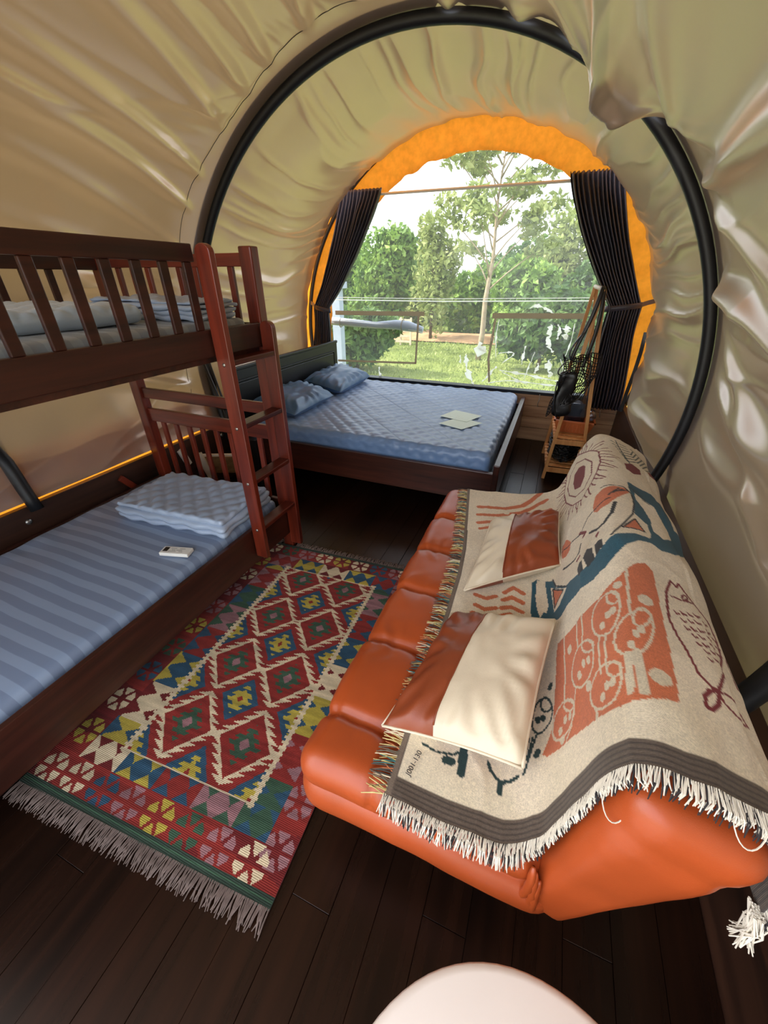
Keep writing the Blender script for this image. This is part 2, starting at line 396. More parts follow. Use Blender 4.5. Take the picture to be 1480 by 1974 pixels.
CZ = .92
def cxy(Y): return -.90 - .06 * np.clip((np.asarray(Y, float) - 2.5) / 1.7, 0, 1.3)

# ---- near liner
th = np.radians(np.linspace(-19, 194.7, 620)); yy = np.linspace(FY0, 2.515, 300)
TH, YY = np.meshgrid(th, yy, indexing='ij'); TD = np.degrees(TH)
d2 = np.maximum(2.475 - YY, 0)                                           # distance to the hoop
R = 1.652 - .065 * np.sin(np.clip((YY + .72) / 3.2, 0, 1) * np.pi) * sstep(-9, 20, TD) * (1 - sstep(115, 145, TD))
R += .175 * np.exp(-((TD - 158) / 19) ** 2) * (1 - sstep(1.86, 2.42, YY))   # the cloth billows out behind the bunk
R += .04 * np.exp(-((TD + 12) / 6) ** 2) + .085 * np.exp(-((TD + 18) / 5) ** 2) + .02 * np.exp(-((TD - 195) / 5) ** 2)
warp = .35 * fbm(TH * 1.3, YY * .7, 2)
sw = (TD > 90) * 1.0
phase = TH * 4.2 + (YY - 2.4) * (.95 * sstep(80, 120, TD) - .75 * (1 - sstep(30, 75, TD))) * 1.15 + warp * 2.2
ridge = 1 - np.abs(vnoise(phase, YY * .45, 5))
amp = .036 * (1 - .35 * sstep(1.2, 0, d2))
R -= amp * (ridge ** 3 - .3)
ph2 = TH * 9 + YY * .55 + warp * 3
R -= .012 * ((1 - np.abs(vnoise(ph2, YY * .6, 11))) ** 4 - .25)
gath = np.exp(-d2 / .22)
R -= .016 * gath * ((1 - np.abs(vnoise(TH * 26 + warp, d2 * 1.3, 7))) ** 2 - .35) * (1 - np.exp(-d2 / .03))
# belly of loose cloth hanging in front of the hoop on the right of the crown, pinched in one knot
bell = np.exp(-((TD - 55) / 9) ** 2) * sstep(.6, 2.0, YY)
R -= .062 * bell + .045 * np.exp(-((TD - 72) / 3) ** 2) * np.exp(-d2 / .3) + .04 * np.exp(-((TD - 83) / 2.2) ** 2) * np.exp(-d2 / .2)
kd = np.degrees(1) * 0
kn = np.hypot((TD - 51.5) * .028, (YY - 2.43) * 1.0)
R -= .04 * np.exp(-(kn / .08) ** 2) + .012 * np.exp(-(kn / .25) ** 2)
# long tension creases that run into the knot
for k, (a0, a1, w_, am) in enumerate(((51.5, 78, 1.6, .035), (51.5, 60, 1.1, .032), (51.5, 68, 1.0, .02), (50, 30, 1.4, .025), (40, 33, 1.1, .05), (28, 10, 1.3, .055), (21, 15, 1.2, .05), (33, 18, 1.0, .04), (14, 2, 1.2, .04), (8, 6, 1.4, .04), (2, -4, 1.2, .035), (45, 52, 1.0, .03))):
    s_ = np.clip((2.43 - YY) / 1.5, 0, 1.6); line = a0 + (a1 - a0) * s_ ** .75
    R -= am * np.exp(-((TD - line - 2.5 * np.sin(s_ * 5 + k)) / (w_ * (1 + 1.3 * s_))) ** 2) * np.exp(-s_ * .7)
for k in range(12):                                       # sagging swags on the left
    a0 = 184 - k * 8.0 + 3 * rnd.random(); s_ = np.clip((2.45 - YY) / 2.4, 0, 1.3)
    line = a0 - (16 + 7 * rnd.random()) * s_ - 3.5 * np.sin(s_ * np.pi)
    R -= (.026 + .026 * rnd.random()) * np.exp(-((TD - line) / (1.0 + 2.2 * s_)) ** 2) * (1 - .35 * s_) * sstep(0, .08, s_)
edge = sstep(2.1, 2.44, YY) * (1 - sstep(44, 50, TD) * (1 - sstep(64, 69, TD)) - np.exp(-((TD - 72) / 3) ** 2) * .9 * sstep(66, 68, TD) - np.exp(-((TD - 83) / 2.2) ** 2) * .9).clip(0, 1)
R = R * (1 - edge) + 1.653 * edge
R = np.where((TD < -10) & (edge > 0), np.maximum(R, 1.653 + .10 * np.exp(-((TD + 18) / 5) ** 2)), R)
hang = np.clip((1.653 - R[:, -1:]) / .008, 0, 1) * (TD > 30) * (TD < 100)
YY = YY - hang * sstep(2.25, 2.515, YY) * .066            # loose cloth stays on the near side of the hoop
near_R = (np.degrees(th), yy.copy(), R.copy())
X = cxy(YY) + R * np.cos(TH); Z = CZ + R * np.sin(TH)
near_liner = struct(obj('ceiling', np.stack([X, YY, Z], -1), gridf(*X.shape), M['liner'], None, smooth=True, origin=(-.9, .6, 0)))
ji = int((2.33 - FY0) / (2.515 - FY0) * 299); ii = [i for i in range(0, 620, 3) if 82 < TD[i, 0] < 188]
tube('stitch_line', [((X[i, ji] + .9) * .9985 - .9, YY[i, ji] + .03 * math.sin(i * .05), (Z[i, ji] - CZ) * .9985 + CZ) for i in ii], .0016, M['hoop'], near_liner, 5)

# ---- far liner
th = np.radians(np.linspace(-18, 195, 560)); yy = np.linspace(2.42, 4.2, 134)
TH, YY = np.meshgrid(th, yy, indexing='ij'); TD = np.degrees(TH); s_ = np.clip((YY - 2.525) / 1.675, 0, 1)
R = 1.658 + .010 * sstep(0, .15, s_) + (.07 + .075 * s_) * np.exp(-((TD + 18) / 6) ** 2) + .045 * s_ - .05 * np.sin(s_ * np.pi)
warp = .4 * fbm(TH * 1.7, YY * .9, 9)
n1 = (1 - np.abs(vnoise(TH * 8.5 + warp * 1.4 + .3 * (YY - 3.3), YY * .5, 21))) ** 3
n2 = (1 - np.abs(vnoise(TH * 19 + warp * 2.5, YY * .8, 23))) ** 3
R -= .034 * (n1 - .25) * np.sin(np.clip(s_ * 1.15, 0, 1) * np.pi) ** .5 + .013 * (n2 - .25) * sstep(0, .15, s_)
R -= .004 * sstep(.75, 1, s_) * np.sin(TH * 41 + 2 * warp)
YE = YY + .03 * sstep(.6, 1, s_) * fbm(TH * 6, TH * 0, 4)
for a0, w_, am in ((8, 4, .05), (-4, 3, .05), (22, 5, .03)):
    R -= am * np.exp(-((TD - a0 + 6 * np.sin(s_ * np.pi)) / w_) ** 2) * sstep(.1, .5, s_)
X = cxy(YY) + R * np.cos(TH); Z = CZ + R * np.sin(TH)
struct(obj('ceiling', np.stack([X, YE, Z], -1), gridf(*X.shape), M['liner'], None, smooth=True, origin=(-.95, 3.3, 0)))

# ---- orange outer canvas where the liner stops: the end bay, the end wall, the low strip above the left board
th = np.radians(np.linspace(-19, 199, 260)); yy = np.linspace(4.05, 4.56, 14)
TH, YY = np.meshgrid(th, yy, indexing='ij')
R = 1.83 + .008 * np.sin(TH * 37) + .01 * fbm(TH * 8, YY * 3, 3)
outer = struct(obj('ceiling', np.stack([-.98 + R * np.cos(TH), YY, .96 + R * np.sin(TH)], -1), gridf(*TH.shape), M['canvas'], None, smooth=True, origin=(-.98, 4.3, 0)))
th = np.radians(np.linspace(-16, 196, 300)); rr = np.linspace(0, 1, 10)
TH, RR = np.meshgrid(th, rr, indexing='ij')
R = 1.83 - RR * (.285 + .012 * fbm(TH * 14, TH * 0, 6))
YW = 4.545 + .012 * np.sin(TH * 46 + 2 * fbm(TH * 3, RR, 8)) * (.3 + .7 * RR)
endw = obj('end_flap', np.stack([-.98 + R * np.cos(TH), YW, .96 + R * np.sin(TH)], -1), gridf(*TH.shape), M['canvas'], outer, smooth=True)
endw['label'] = 'orange canvas rim around the window'
th = np.radians(np.linspace(186, 200, 12)); yy = np.linspace(FY0, 4.1, 60); TH, YY = np.meshgrid(th, yy, indexing='ij')
R = 1.70 + .07 * sstep(2.3, 3.6, YY) + .01 * fbm(TH * 4, YY * 2, 3)
struct(obj('ceiling', np.stack([-.90 + R * np.cos(TH), YY, CZ + R * np.sin(TH)], -1), gridf(*TH.shape), M['canvas'], None, smooth=True, origin=(-2.5, 1.6, .3)))

# ---- hoops
def hoop(Y, R, r, c, label, flat=1.0, a0=-16.5, a1=196.5, cz=CZ, behind=False):
    an = np.linspace(a0, a1, 90); Rs = np.full(90, R)
    if behind:                                            # runs outside the liner, except at its two low ends
        j = [k for k, y in enumerate(near_R[1]) if abs(y - Y) < .08]; out = near_R[2][:, j].max(1)
        out = np.array([out[np.abs(near_R[0] - a) < 9].max() for a in an]) + r + .012
        out = np.convolve(np.pad(out, 4, 'edge'), np.ones(9) / 9, 'valid')
        m = sstep(-7, 1, an) * (1 - sstep(180, 188, an)); Rs = Rs * (1 - m) + out * m
    pts = [(c + q * math.cos(rad(a)), Y, cz + q * math.sin(rad(a))) for a, q in zip(an, Rs)]
    h = thing('tent_hoop', label, 'hoop', (c, Y, .46), 'black tent hoops')
    t_ = tube('hoop_tube', pts, r, M['hoop'], h, 12, flat); return h
h1 = hoop(2.50, 1.624, .027, -.90, 'black padded hoop arching over the room between bunk and double bed')
hoop(1.00, 1.625, .032, -.90, 'black hoop mostly hidden behind the liner, its ends showing low down', behind=True)
hoop(4.49, 1.80, .022, -.98, 'dark hoop at the orange canvas end around the window', cz=.96)
for sx in (-1, 1):                                       # foot plates of the main hoop
    x = -.90 + sx * 1.555
    if sx < 0: box('foot_plate', x - .01, x + .05, 2.46, 2.54, .36, .50, M['black_plastic'], h1)

# ================================================================ end window: clear vinyl with welded seams
def film_grid(Y, f=0): pass
th = np.radians(np.linspace(-15.5, 195.5, 120))
arc = [(-.98 + 1.62 * math.cos(a), CZ + 1.62 * math.sin(a)) for a in th]
V = []; nz = 60
nx = 90; U, W = np.meshgrid(np.linspace(0, 1, nx), np.linspace(0, 1, nz), indexing='ij')
zz = .50 + W * (CZ + 1.62 - .50 - .002); hw = np.sqrt(np.maximum(1.62 ** 2 - (zz - CZ) ** 2, 1e-6))
xx = -.98 + (U * 2 - 1) * hw
def film_y(x, z):
    cr_ = np.exp(-(((x - .0) / .55) ** 2 + ((z - .85) / .38) ** 2)) * sstep(.50, .62, z)
    return 4.566 + .006 * fbm(x * 2.2, z * 2.2, 5) * sstep(.5, .6, z) + cr_ * (.05 * (1 - np.abs(fbm(x * 6, z * 5, 15))) - .02).clip(0)
ycr = film_y(xx, zz)
win = struct(obj('window_1', np.stack([xx, ycr, zz], -1), gridf(nx, nz), M['film'], None, smooth=True, origin=(-.98, 4.566, .5)))
def strip(name, pts, w, mat, parent, thick=.003, face=(0, -1, 0)):
    """A flat ribbon along pts, facing -Y, with real thickness."""
    P = [Vector(p) for p in pts]; V = []; F = []; m = len(P); ws = w if hasattr(w, '__len__') else [w] * m; fc = Vector(face)
    for i in range(m):
        d = (P[min(i + 1, m - 1)] - P[max(i - 1, 0)]).normalized(); s = d.cross(fc).normalized() * ws[i] / 2; n = fc * thick / 2
        V += [tuple(P[i] - s - n), tuple(P[i] + s - n), tuple(P[i] + s + n), tuple(P[i] - s + n)]
    for i in range(m - 1):
        for k in range(4): a = i * 4 + k; b = i * 4 + (k + 1) % 4; F.append((a, b, b + 4, a + 4))
    F += [(3, 2, 1, 0), tuple((m - 1) * 4 + k for k in range(4))]
    return obj(name, V, F, mat, parent)
YT = 4.505
def on_film(pts, off=.004, n=14):
    P = np.array(pts); t = np.linspace(0, len(P) - 1, (len(P) - 1) * n + 1); xs = np.interp(t, range(len(P)), P[:, 0]); zs = np.interp(t, range(len(P)), P[:, 2])
    return [(x, y - off, z) for x, y, z in zip(xs, film_y(xs, zs), zs)]
strip('tape_strip', on_film([(-2.47, YT, 1.195), (-1.38, YT, 1.212)]), .045, M['tape'], win)
strip('tape_strip', on_film([(-1.445, YT, 1.19), (-1.46, YT, .70)]), .022, M['tape'], win)
strip('tape_strip', on_film([(-2.47, YT, .665), (-1.45, YT, .70)]), .022, M['tape'], win)
strip('tape_strip', on_film([(-.655, YT, 1.215), (.22, YT, 1.235)]), .05, M['tape'], win)
strip('tape_strip', on_film([(-.62, YT, 1.19), (-.64, YT, .80), (-.60, YT, .56)]), .024, M['tape'], win)
strip('weld_seam', on_film([(-2.50, YT, 1.33), (-1.2, YT, 1.335), (.50, YT, 1.37)]), .010, M['glare_crease'], win)
strip('weld_seam', on_film([(-2.50, YT, 1.355), (-1.2, YT, 1.358), (.50, YT, 1.395)]), .006, M['glare_crease'], win)

GLARE_CREASES = [([[-0.31,1.287],[-0.244,1.322],[-0.148,1.29],[-0.059,1.242]],0.03),([[-0.878,0.85],[-0.885,0.749],[-0.843,0.628],[-0.764,0.508]],0.045),([[-0.754,0.954],[-0.709,0.84]],0.1),([[-0.069,1.165],[-0.079,1.078],[-0.066,0.971],[-0.002,0.883]],0.05),([[-0.016,1.167],[0.02,1.082],[-0.001,1.01]],0.03),([[0.053,1.169],[0.081,1.084],[0.075,1.031]],0.05),([[-0.022,0.844],[-0.027,0.73],[0.036,0.658]],0.045),([[-0.175,0.91],[-0.214,0.755],[-0.244,0.595]],0.012),([[-0.126,0.8],[-0.13,0.723],[-0.152,0.682]],0.03),([[-0.279,0.96],[-0.288,0.847],[-0.291,0.75]],0.02),([[-0.558,0.859],[-0.47,0.874],[-0.391,0.878],[-0.377,0.851],[-0.458,0.797],[-0.492,0.756]],0.014),([[-0.682,0.547],[-0.601,0.657],[-0.539,0.733]],0.03),([[-0.534,0.693],[-0.358,0.676],[-0.177,0.66],[-0.017,0.634],[0.138,0.617]],0.022),([[-0.649,0.539],[-0.387,0.603],[-0.083,0.578],[0.147,0.579]],0.016),([[-0.502,0.685],[-0.327,0.608],[-0.178,0.56]],0.012),([[-0.4,0.683],[-0.198,0.668]],0.01),([[0.069,0.85],[0.13,0.742],[0.169,0.649]],0.012),([[0.136,1.189],[0.14,1.017],[0.109,0.834]],0.01),([[-1.914,0.636],[-1.902,0.501]],0.03),([[-0.951,0.826],[-0.934,0.725]],0.02),([[-0.578,1.201],[-0.596,1.056],[-0.562,0.79]],0.012),([[-0.626,1.128],[-0.633,0.96]],0.01)]
for pts, w in GLARE_CREASES:  # glare of the crumpled film, put in as white ribbons
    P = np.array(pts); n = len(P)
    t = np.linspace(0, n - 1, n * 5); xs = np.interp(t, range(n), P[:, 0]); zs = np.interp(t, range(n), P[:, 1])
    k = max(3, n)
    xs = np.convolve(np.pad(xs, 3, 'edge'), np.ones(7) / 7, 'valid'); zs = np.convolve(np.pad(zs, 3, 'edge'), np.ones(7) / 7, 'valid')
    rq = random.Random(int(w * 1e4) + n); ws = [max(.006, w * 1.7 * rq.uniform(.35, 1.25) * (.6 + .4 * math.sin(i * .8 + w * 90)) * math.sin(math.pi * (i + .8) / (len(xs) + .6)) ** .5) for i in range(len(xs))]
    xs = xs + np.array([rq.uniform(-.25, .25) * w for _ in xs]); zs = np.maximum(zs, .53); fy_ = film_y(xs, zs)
    strip('glare_crease', [(x, fy_[i] - .006 - .002 * math.sin(i), z) for i, (x, z) in enumerate(zip(xs, zs))], ws, M['glare_crease'], win, .004)

# ================================================================ bunk bed
XA, XW, YN, YF = -1.405, -2.425, -.28, 1.785
bunk = thing('bunk_bed', 'dark red-brown wooden bunk bed with a ladder and slatted rails', 'bunk bed', (-1.9, .75, 0))
def post(x, y, h=1.675): return box('post', x - .036, x + .036, y - .03, y + .03, 0, h, M['red_wood_z'], bunk, .007)
post(XA, YF); post(XW, YF); post(XA, YN); post(XW, YN)
def railx(name, y, z0, z1, t=.024, mat='red_wood_x'): return box(name, XW + .036, XA - .036, y - t / 2, y + t / 2, z0, z1, M[mat], bunk)
def raily(name, x, z0, z1, y0, y1, t=.024, mat='red_wood_y'): return box(name, x - t / 2, x + t / 2, y0, y1, z0, z1, M[mat], bunk)
for y in (YF, YN):
    railx('end_rail', y, 1.595, 1.65); railx('end_rail', y, 1.22, 1.355, .026, 'dark_wood_x')
    railx('end_rail', y, .885, .95); railx('end_rail', y, .735, .82); railx('end_rail', y, .17, .34, .026, 'dark_wood_x')
    for k in range(8):
        x = -2.29 + k * .1095
        box('slat', x - .0165, x + .0165, y - .009, y + .009, 1.355, 1.595, M['red_wood_z'], bunk, .003)
        box('slat', x - .0165, x + .0165, y - .009, y + .009, .34, .735, M['red_wood_z'], bunk, .003)
DW = 'dark_wood'
raily('side_rail', XA + .018, 1.25, 1.36, YN + .03, YF - .03, .026, DW)
raily('side_rail', XA + .018, .115, .335, YN + .03, YF - .03, .026, DW)
raily('side_rail', XW - .018, 1.25, 1.36, YN + .03, YF - .03, .026, DW)
raily('side_rail', XW - .018, .115, .335, YN + .03, YF - .03, .026, DW)
raily('guard_rail', XA + .022, 1.602, 1.662, YN + .03, 1.405, .026, DW)
raily('guard_rail', XW, 1.585, 1.645, YN + .03, YF - .03, .026, DW)
for k in range(-8, 6):
    y = .805 + k * .1135
    if YN + .08 < y < 1.385: box('slat', XA + .014, XA + .030, y - .0185, y + .0185, 1.36, 1.602, M[DW], bunk, .003)
for k in range(16):
    y = -.15 + k * .118
    if y < 1.70: box('slat', XW - .009, XW + .009, y - .0165, y + .0165, 1.36, 1.585, M[DW], bunk, .003)
box('bed_base', XW + .01, XA + .004, YN + .03, YF - .03, .17, .195, M['dark_wood_x'], bunk, 0)
box('bed_base', XW + .01, XA + .004, YN + .03, YF - .03, 1.225, 1.25, M['dark_wood_x'], bunk, 0)
# ladder on the aisle side
def stringer(y, z0, z1):
    n = 8; P = []
    x0, x1 = XA + .037, XA + .112
    prof = [(x0, z0), (x1, z0)] + [((x0 + x1) / 2 + (x1 - x0) / 2 * math.cos(a), z1 - .03 + .03 * math.sin(a)) for a in np.linspace(0, math.pi, n)]
    V = [(x, y - .015, z) for x, z in prof] + [(x, y + .015, z) for x, z in prof]; m = len(prof)
    F = [tuple(range(m)), tuple(range(2 * m - 1, m - 1, -1))] + [(i, i + m, (i + 1) % m + m, (i + 1) % m) for i in range(m)]
    return obj('ladder_stringer', V, F, M['red_wood_z'], bunk, bevel=.004)
sA = stringer(1.425, .165, 1.665); sB = stringer(1.752, .05, 1.37)
for z in (1.225, .935, .64, .355):
    box('rung', XA + .040, XA + .108, 1.440, 1.737, z - .012, z + .012, M['red_wood_y'], bunk)
    v, f = lathe([(.0085, 0), (.0085, .002), (.004, .004)], (0, 0, 0), 12)
    obj('bolt', [(XA + .075 + p[0], 1.410 - p[2], z - .005 + p[1]) for p in v], f, M['metal'], sA, smooth=True)

def sag(seed, a): return lambda P, n: a * fbm(P[:, 0] * 3, P[:, 1] * 3, seed) * (n[:, 2] > .3)
V, F = soft_box(((XW + XA) / 2 + .005, .75, .279), (.968, 1.965, .165), .035, .025, lambda P, n: (n[:, 2] > .3) * (.005 * fbm(P[:, 0] * 2.5, P[:, 1] * 3, 4) + .006 * np.exp(-((P[:, 0] + .40) / .05) ** 2) * np.sin(P[:, 1] * 31 + 4 * vnoise(P[:, 1] * 3, P[:, 0], 2))))
tag(obj('mattress', V, F, M['stripe'], None, True), 'mattress in blue tone-on-tone striped satin on the lower bunk', 'mattress')
V, F = soft_box(((XW + XA) / 2 + .005, .75, 1.317), (.968, 1.965, .132), .03, .03, lambda P, n: .004 * fbm(P[:, 0] * 4, P[:, 1] * 5, 8) + .005 * (np.abs(n[:, 0]) > .5) * np.sin(P[:, 1] * 9 + 5 * vnoise(P[:, 1] * 2, P[:, 2] * 9, 4)))
tag(obj('mattress', V, F, M['stripe_grey'], None, True), 'mattress in grey satin on the upper bunk', 'mattress')

def quilt_disp(P, n, per, dep, axis=2):
    a = (P[:, 0] + P[:, 1]) / per; b = (P[:, 0] - P[:, 1]) / per
    q = np.minimum(np.abs(a - np.round(a)), np.abs(b - np.round(b))) * 2
    return dep * np.sqrt(np.clip(q, 0, 1)) - dep
def quilt_stack(name, label, c, size, rot, layers, seed, mat, group):
    root = thing(name, label, 'quilt', (c[0], c[1], c[2]), group); lz = size[2] / layers
    for k in range(layers):
        top = k == layers - 1
        sx = size[0] - .012 * ((k * 5 + seed) % 3); sy = size[1] - .010 * ((k * 3 + seed) % 4)
        def dsp(P, n, k=k, top=top):
            w = .004 * fbm(P[:, 0] * 7, P[:, 1] * 7, seed + k)
            if top: w = w + quilt_disp(P, n, .105, .015) * (n[:, 2] > .2) + .0018 * np.sin(P[:, 0] * 70 + 5 * vnoise(P[:, 0] * 9, P[:, 1] * 9, 3)) * (n[:, 2] > .2)
            else: w = w + .006 * np.sin(P[:, 0] * 40 + P[:, 1] * 31 + k) * (n[:, 2] < .5)
            return w
        def wp(P, k=k):
            a = rot + .01 * (k % 2); Q = P.copy(); Q[:, 0] = P[:, 0] * math.cos(a) - P[:, 1] * math.sin(a); Q[:, 1] = P[:, 0] * math.sin(a) + P[:, 1] * math.cos(a)
            Q[:, 2] += .010 * vnoise(P[:, 0] * 3, P[:, 1] * 3, seed + 9) * k / layers; return Q
        V, F = soft_box((c[0], c[1], c[2] + lz * (k + .5)), (sx, sy, lz * 1.06), lz * .52, .0105 if top else .02, dsp, wp)
        obj('quilt_fold', V, F, mat, root, True)
    return root
GQ = 'folded quilts on the bunk'
quilt_stack('folded_quilt', 'silver-blue diamond quilted cover folded on the lower bunk by the ladder', (-1.79, 1.45, .368), (.74, .46, .10), .07, 3, 1, M['quilt_grey'], GQ)
quilt_stack('folded_quilt', 'dark-edged folded quilt stack at the ladder end of the upper bunk', (-1.76, 1.555, 1.388), (.62, .30, .085), .05, 4, 2, M['quilt_grey'], GQ)
quilt_stack('folded_quilt', 'long pale quilt roll lying loose along the upper bunk', (-1.90, .93, 1.388), (.60, .80, .075), .03, 1, 3, M['quilt_side'], GQ)

rm = thing('control_box', 'small white plastic control box lying on the striped lower mattress', 'remote', (-1.555, 1.072, .364))
def rbox(name, cx, cy, cz, sx, sy, sz, a, mat, parent, bevel=.002):
    ca, sa = math.cos(a), math.sin(a)
    V = [(cx + x * ca - y * sa, cy + x * sa + y * ca, z) for x, y, z in boxv(-sx / 2, sx / 2, -sy / 2, sy / 2, cz, cz + sz)]
    return obj(name, V, BOXF, mat, parent, bevel=bevel)
rb = rbox('case', -1.555, 1.072, .364, .150, .058, .020, .28, M['white_plastic'], rm, .004)
def rm_at(u, v): return (-1.555 + u * math.cos(.28) - v * math.sin(.28), 1.072 + u * math.sin(.28) + v * math.cos(.28))
x, y = rm_at(-.052, .003); rbox('display', x, y, .3835, .024, .032, .0015, .28, M['black_plastic'], rb, 0)
for k, (u, v, l) in enumerate(((-.015, .012, .03), (.03, .012, .028), (-.012, .0, .018), (.018, .0, .03), (-.015, -.012, .04), (.03, -.012, .02))):
    x, y = rm_at(u, v); rbox('print', x, y, .3838, l, .003, .0008, .28, M['grey_ink'], rb, 0)

# things behind the bunk by the left board
cr = thing('wooden_box', 'small pale wooden tray leaning against the left board behind the bunk', 'box', (-2.30, 2.12, 0))
def rel(p, a=.5): return p
beam('base_panel', (-2.40, 2.15, .26), (-2.13, 2.29, .25), .012, .17, M['crate'], cr, (0, -.35, 1))
beam('rim', (-2.42, 2.12, .35), (-2.14, 2.27, .34), .02, .02, M['pale_wood'], cr); beam('side_strip', (-2.43, 2.11, .37), (-2.36, 2.13, .16), .018, .06, M['pale_wood'], cr)
beam('foot', (-2.38, 2.17, .19), (-2.38, 2.17, 0), .03, .03, M['crate'], cr); beam('foot', (-2.16, 2.28, .19), (-2.16, 2.28, 0), .03, .03, M['crate'], cr)
ws = beam('white_strip', (-2.481, 2.0, .43), (-2.481, 2.05, .29), .02, .05, M['white_plastic']); tag(ws, 'short white strip fixed to the left board near the hoop', 'strip')
bs = beam('wood_brace', (-2.481, 1.50, .42), (-2.481, 1.66, .2), .020, .04, M['red_wood_z']); tag(bs, 'short brown wooden brace against the left board', 'brace')
tag(tube('cable', [(-2.278, 2.352, .69), (-2.236, 2.352, .60), (-2.215, 2.352, .4), (-2.205, 2.350, .2), (-2.19, 2.335, .04), (-2.17, 2.32, .006), (-2.05, 2.30, .006)], .006, M['white_plastic'], None, 8), 'thin white cable hanging beside the hoop behind the bunk', 'cable')
pb = thing('power_box', 'black box with white fittings on the floor behind the bunk', 'box', (-2.17, 2.36, 0))
box('case', -2.28, -2.10, 2.40, 2.48, 0, .42, M['black_plastic'], pb); box('fitting', -2.27, -2.20, 2.385, 2.40, .31, .325, M['white_plastic'], pb, .002); box('fitting', -2.26, -2.17, 2.385, 2.40, .17, .185, M['white_plastic'], pb, .002)
st = thing('tripod_stand', 'folded black stand leaning on the liner behind the bunk', 'stand', (-2.33, 2.36, 0))
tube('leg', [(-2.50, 2.36, 1.24), (-2.34, 2.37, .70), (-2.19, 2.37, .006)], .011, M['black_plastic'], st, 8)
tube('leg', [(-2.43, 2.38, 1.22), (-2.30, 2.36, .70), (-2.26, 2.34, .006)], .009, M['black_plastic'], st, 8)
box('clamp', -2.36, -2.28, 2.345, 2.395, .66, .72, M['black_plastic'], st)

# ================================================================ double bed
bed = thing('double_bed', 'dark brown wooden double bed with a black panelled headboard under the window', 'bed', (-1.3, 3.47, 0))
hx = -2.37
hbd = box('headboard', hx - .028, hx, 2.49, 4.37, .10, .90, M['black_wood'], bed, .006)
box('headboard_cap', hx - .034, hx + .006, 2.48, 4.38, .895, .925, M['black_wood'], bed, .008)
hbp = box('headboard_panel', hx, hx + .012, 2.60, 4.26, .45, .80, M['black_wood'], hbd, .006)
for z in (.815,): box('moulding', hx, hx + .014, 2.585, 4.275, z - .006, z + .006, M['black_wood'], hbd, .003)
for y in (2.585, 4.275): box('moulding', hx, hx + .014, y - .006, y + .006, .42, .82, M['black_wood'], hbd, .003)
box('side_rail', hx, -.21, 2.515, 2.545, .175, .405, M['dark_wood_x'], bed, .005); box('side_rail', hx, -.21, 4.385, 4.415, .175, .405, M['dark_wood_x'], bed, .005)
box('foot_rail', -.225, -.185, 2.505, 4.425, .16, .47, M['dark_wood'], bed, .006)
for x in (hx + .03, -.25):
    for y in (2.56, 4.37): box('leg', x - .03, x + .03, y - .03 + .0, y + .03, 0, .30, M['dark_wood'], bed, .004)
box('bed_base', hx, -.225, 2.545, 4.385, .27, .295, M['dark_wood'], bed, 0)
def mat_disp(P, n):
    d = quilt_disp(P, n, .125, .014) * (n[:, 2] > .4)
    s = np.where(np.abs(n[:, 0]) > .6, P[:, 1], P[:, 0]); sd = n[:, 2] < .4
    a = (s + P[:, 2] * 1.2) / .11; b = (s - P[:, 2] * 1.2) / .11
    q = np.minimum(np.abs(a - np.round(a)), np.abs(b - np.round(b))) * 2
    return d + sd * (.010 * np.sqrt(np.clip(q, 0, 1)) - .006 + .004 * fbm(P[:, 0] * 9, P[:, 1] * 9, 2)) + .003 * fbm(P[:, 0] * 5, P[:, 1] * 5, 6)
V, F = soft_box((-1.285, 3.475, .412), (2.05, 1.81, .225), .05, .0135, mat_disp)
mt = tag(obj('mattress', V, F, M['quilt_blue'], None, True), 'thick blue mattress with diamond quilted satin cover on the double bed', 'mattress')
MZ = .525
def pillow(label, corners, h, seed):
    root = thing('pillow', label, 'pillow', tuple(np.mean(np.array(corners), 0)), 'steel blue pillows against the headboard')
    t_, b_, f = pillowv(corners, h, 34, .05, seed, .010, .45); obj('cover', t_, f, M['pillow'], root, True); obj('cover', b_, f[:, ::-1], M['pillow'], root, True)
pillow('steel blue satin pillow near the ladder end of the headboard', [(-2.31, 2.66, .64), (-1.90, 2.70, .565), (-1.91, 3.40, .565), (-2.32, 3.42, .65)], .17, 3)
pillow('steel blue satin pillow near the window end of the headboard', [(-2.31, 3.50, .65), (-1.90, 3.52, .567), (-1.92, 4.30, .567), (-2.32, 4.31, .66)], .18, 9)
def paper(label, c, z):
    V = [(x, y, z) for x, y in c] + [(x, y, z + .0012) for x, y in c]; tag(obj('paper_sheet', V, BOXF, M['paper']), label, 'paper', 'papers on the double bed')
paper('pale green sheet of paper lying under another on the double bed', [(-.761, 3.064), (-.555, 2.984), (-.43, 3.20), (-.64, 3.285)], MZ + .001)
paper('pale green sheet of paper lying on top of another on the double bed', [(-.80, 3.25), (-.555, 3.175), (-.469, 3.389), (-.72, 3.474)], MZ + .0035)

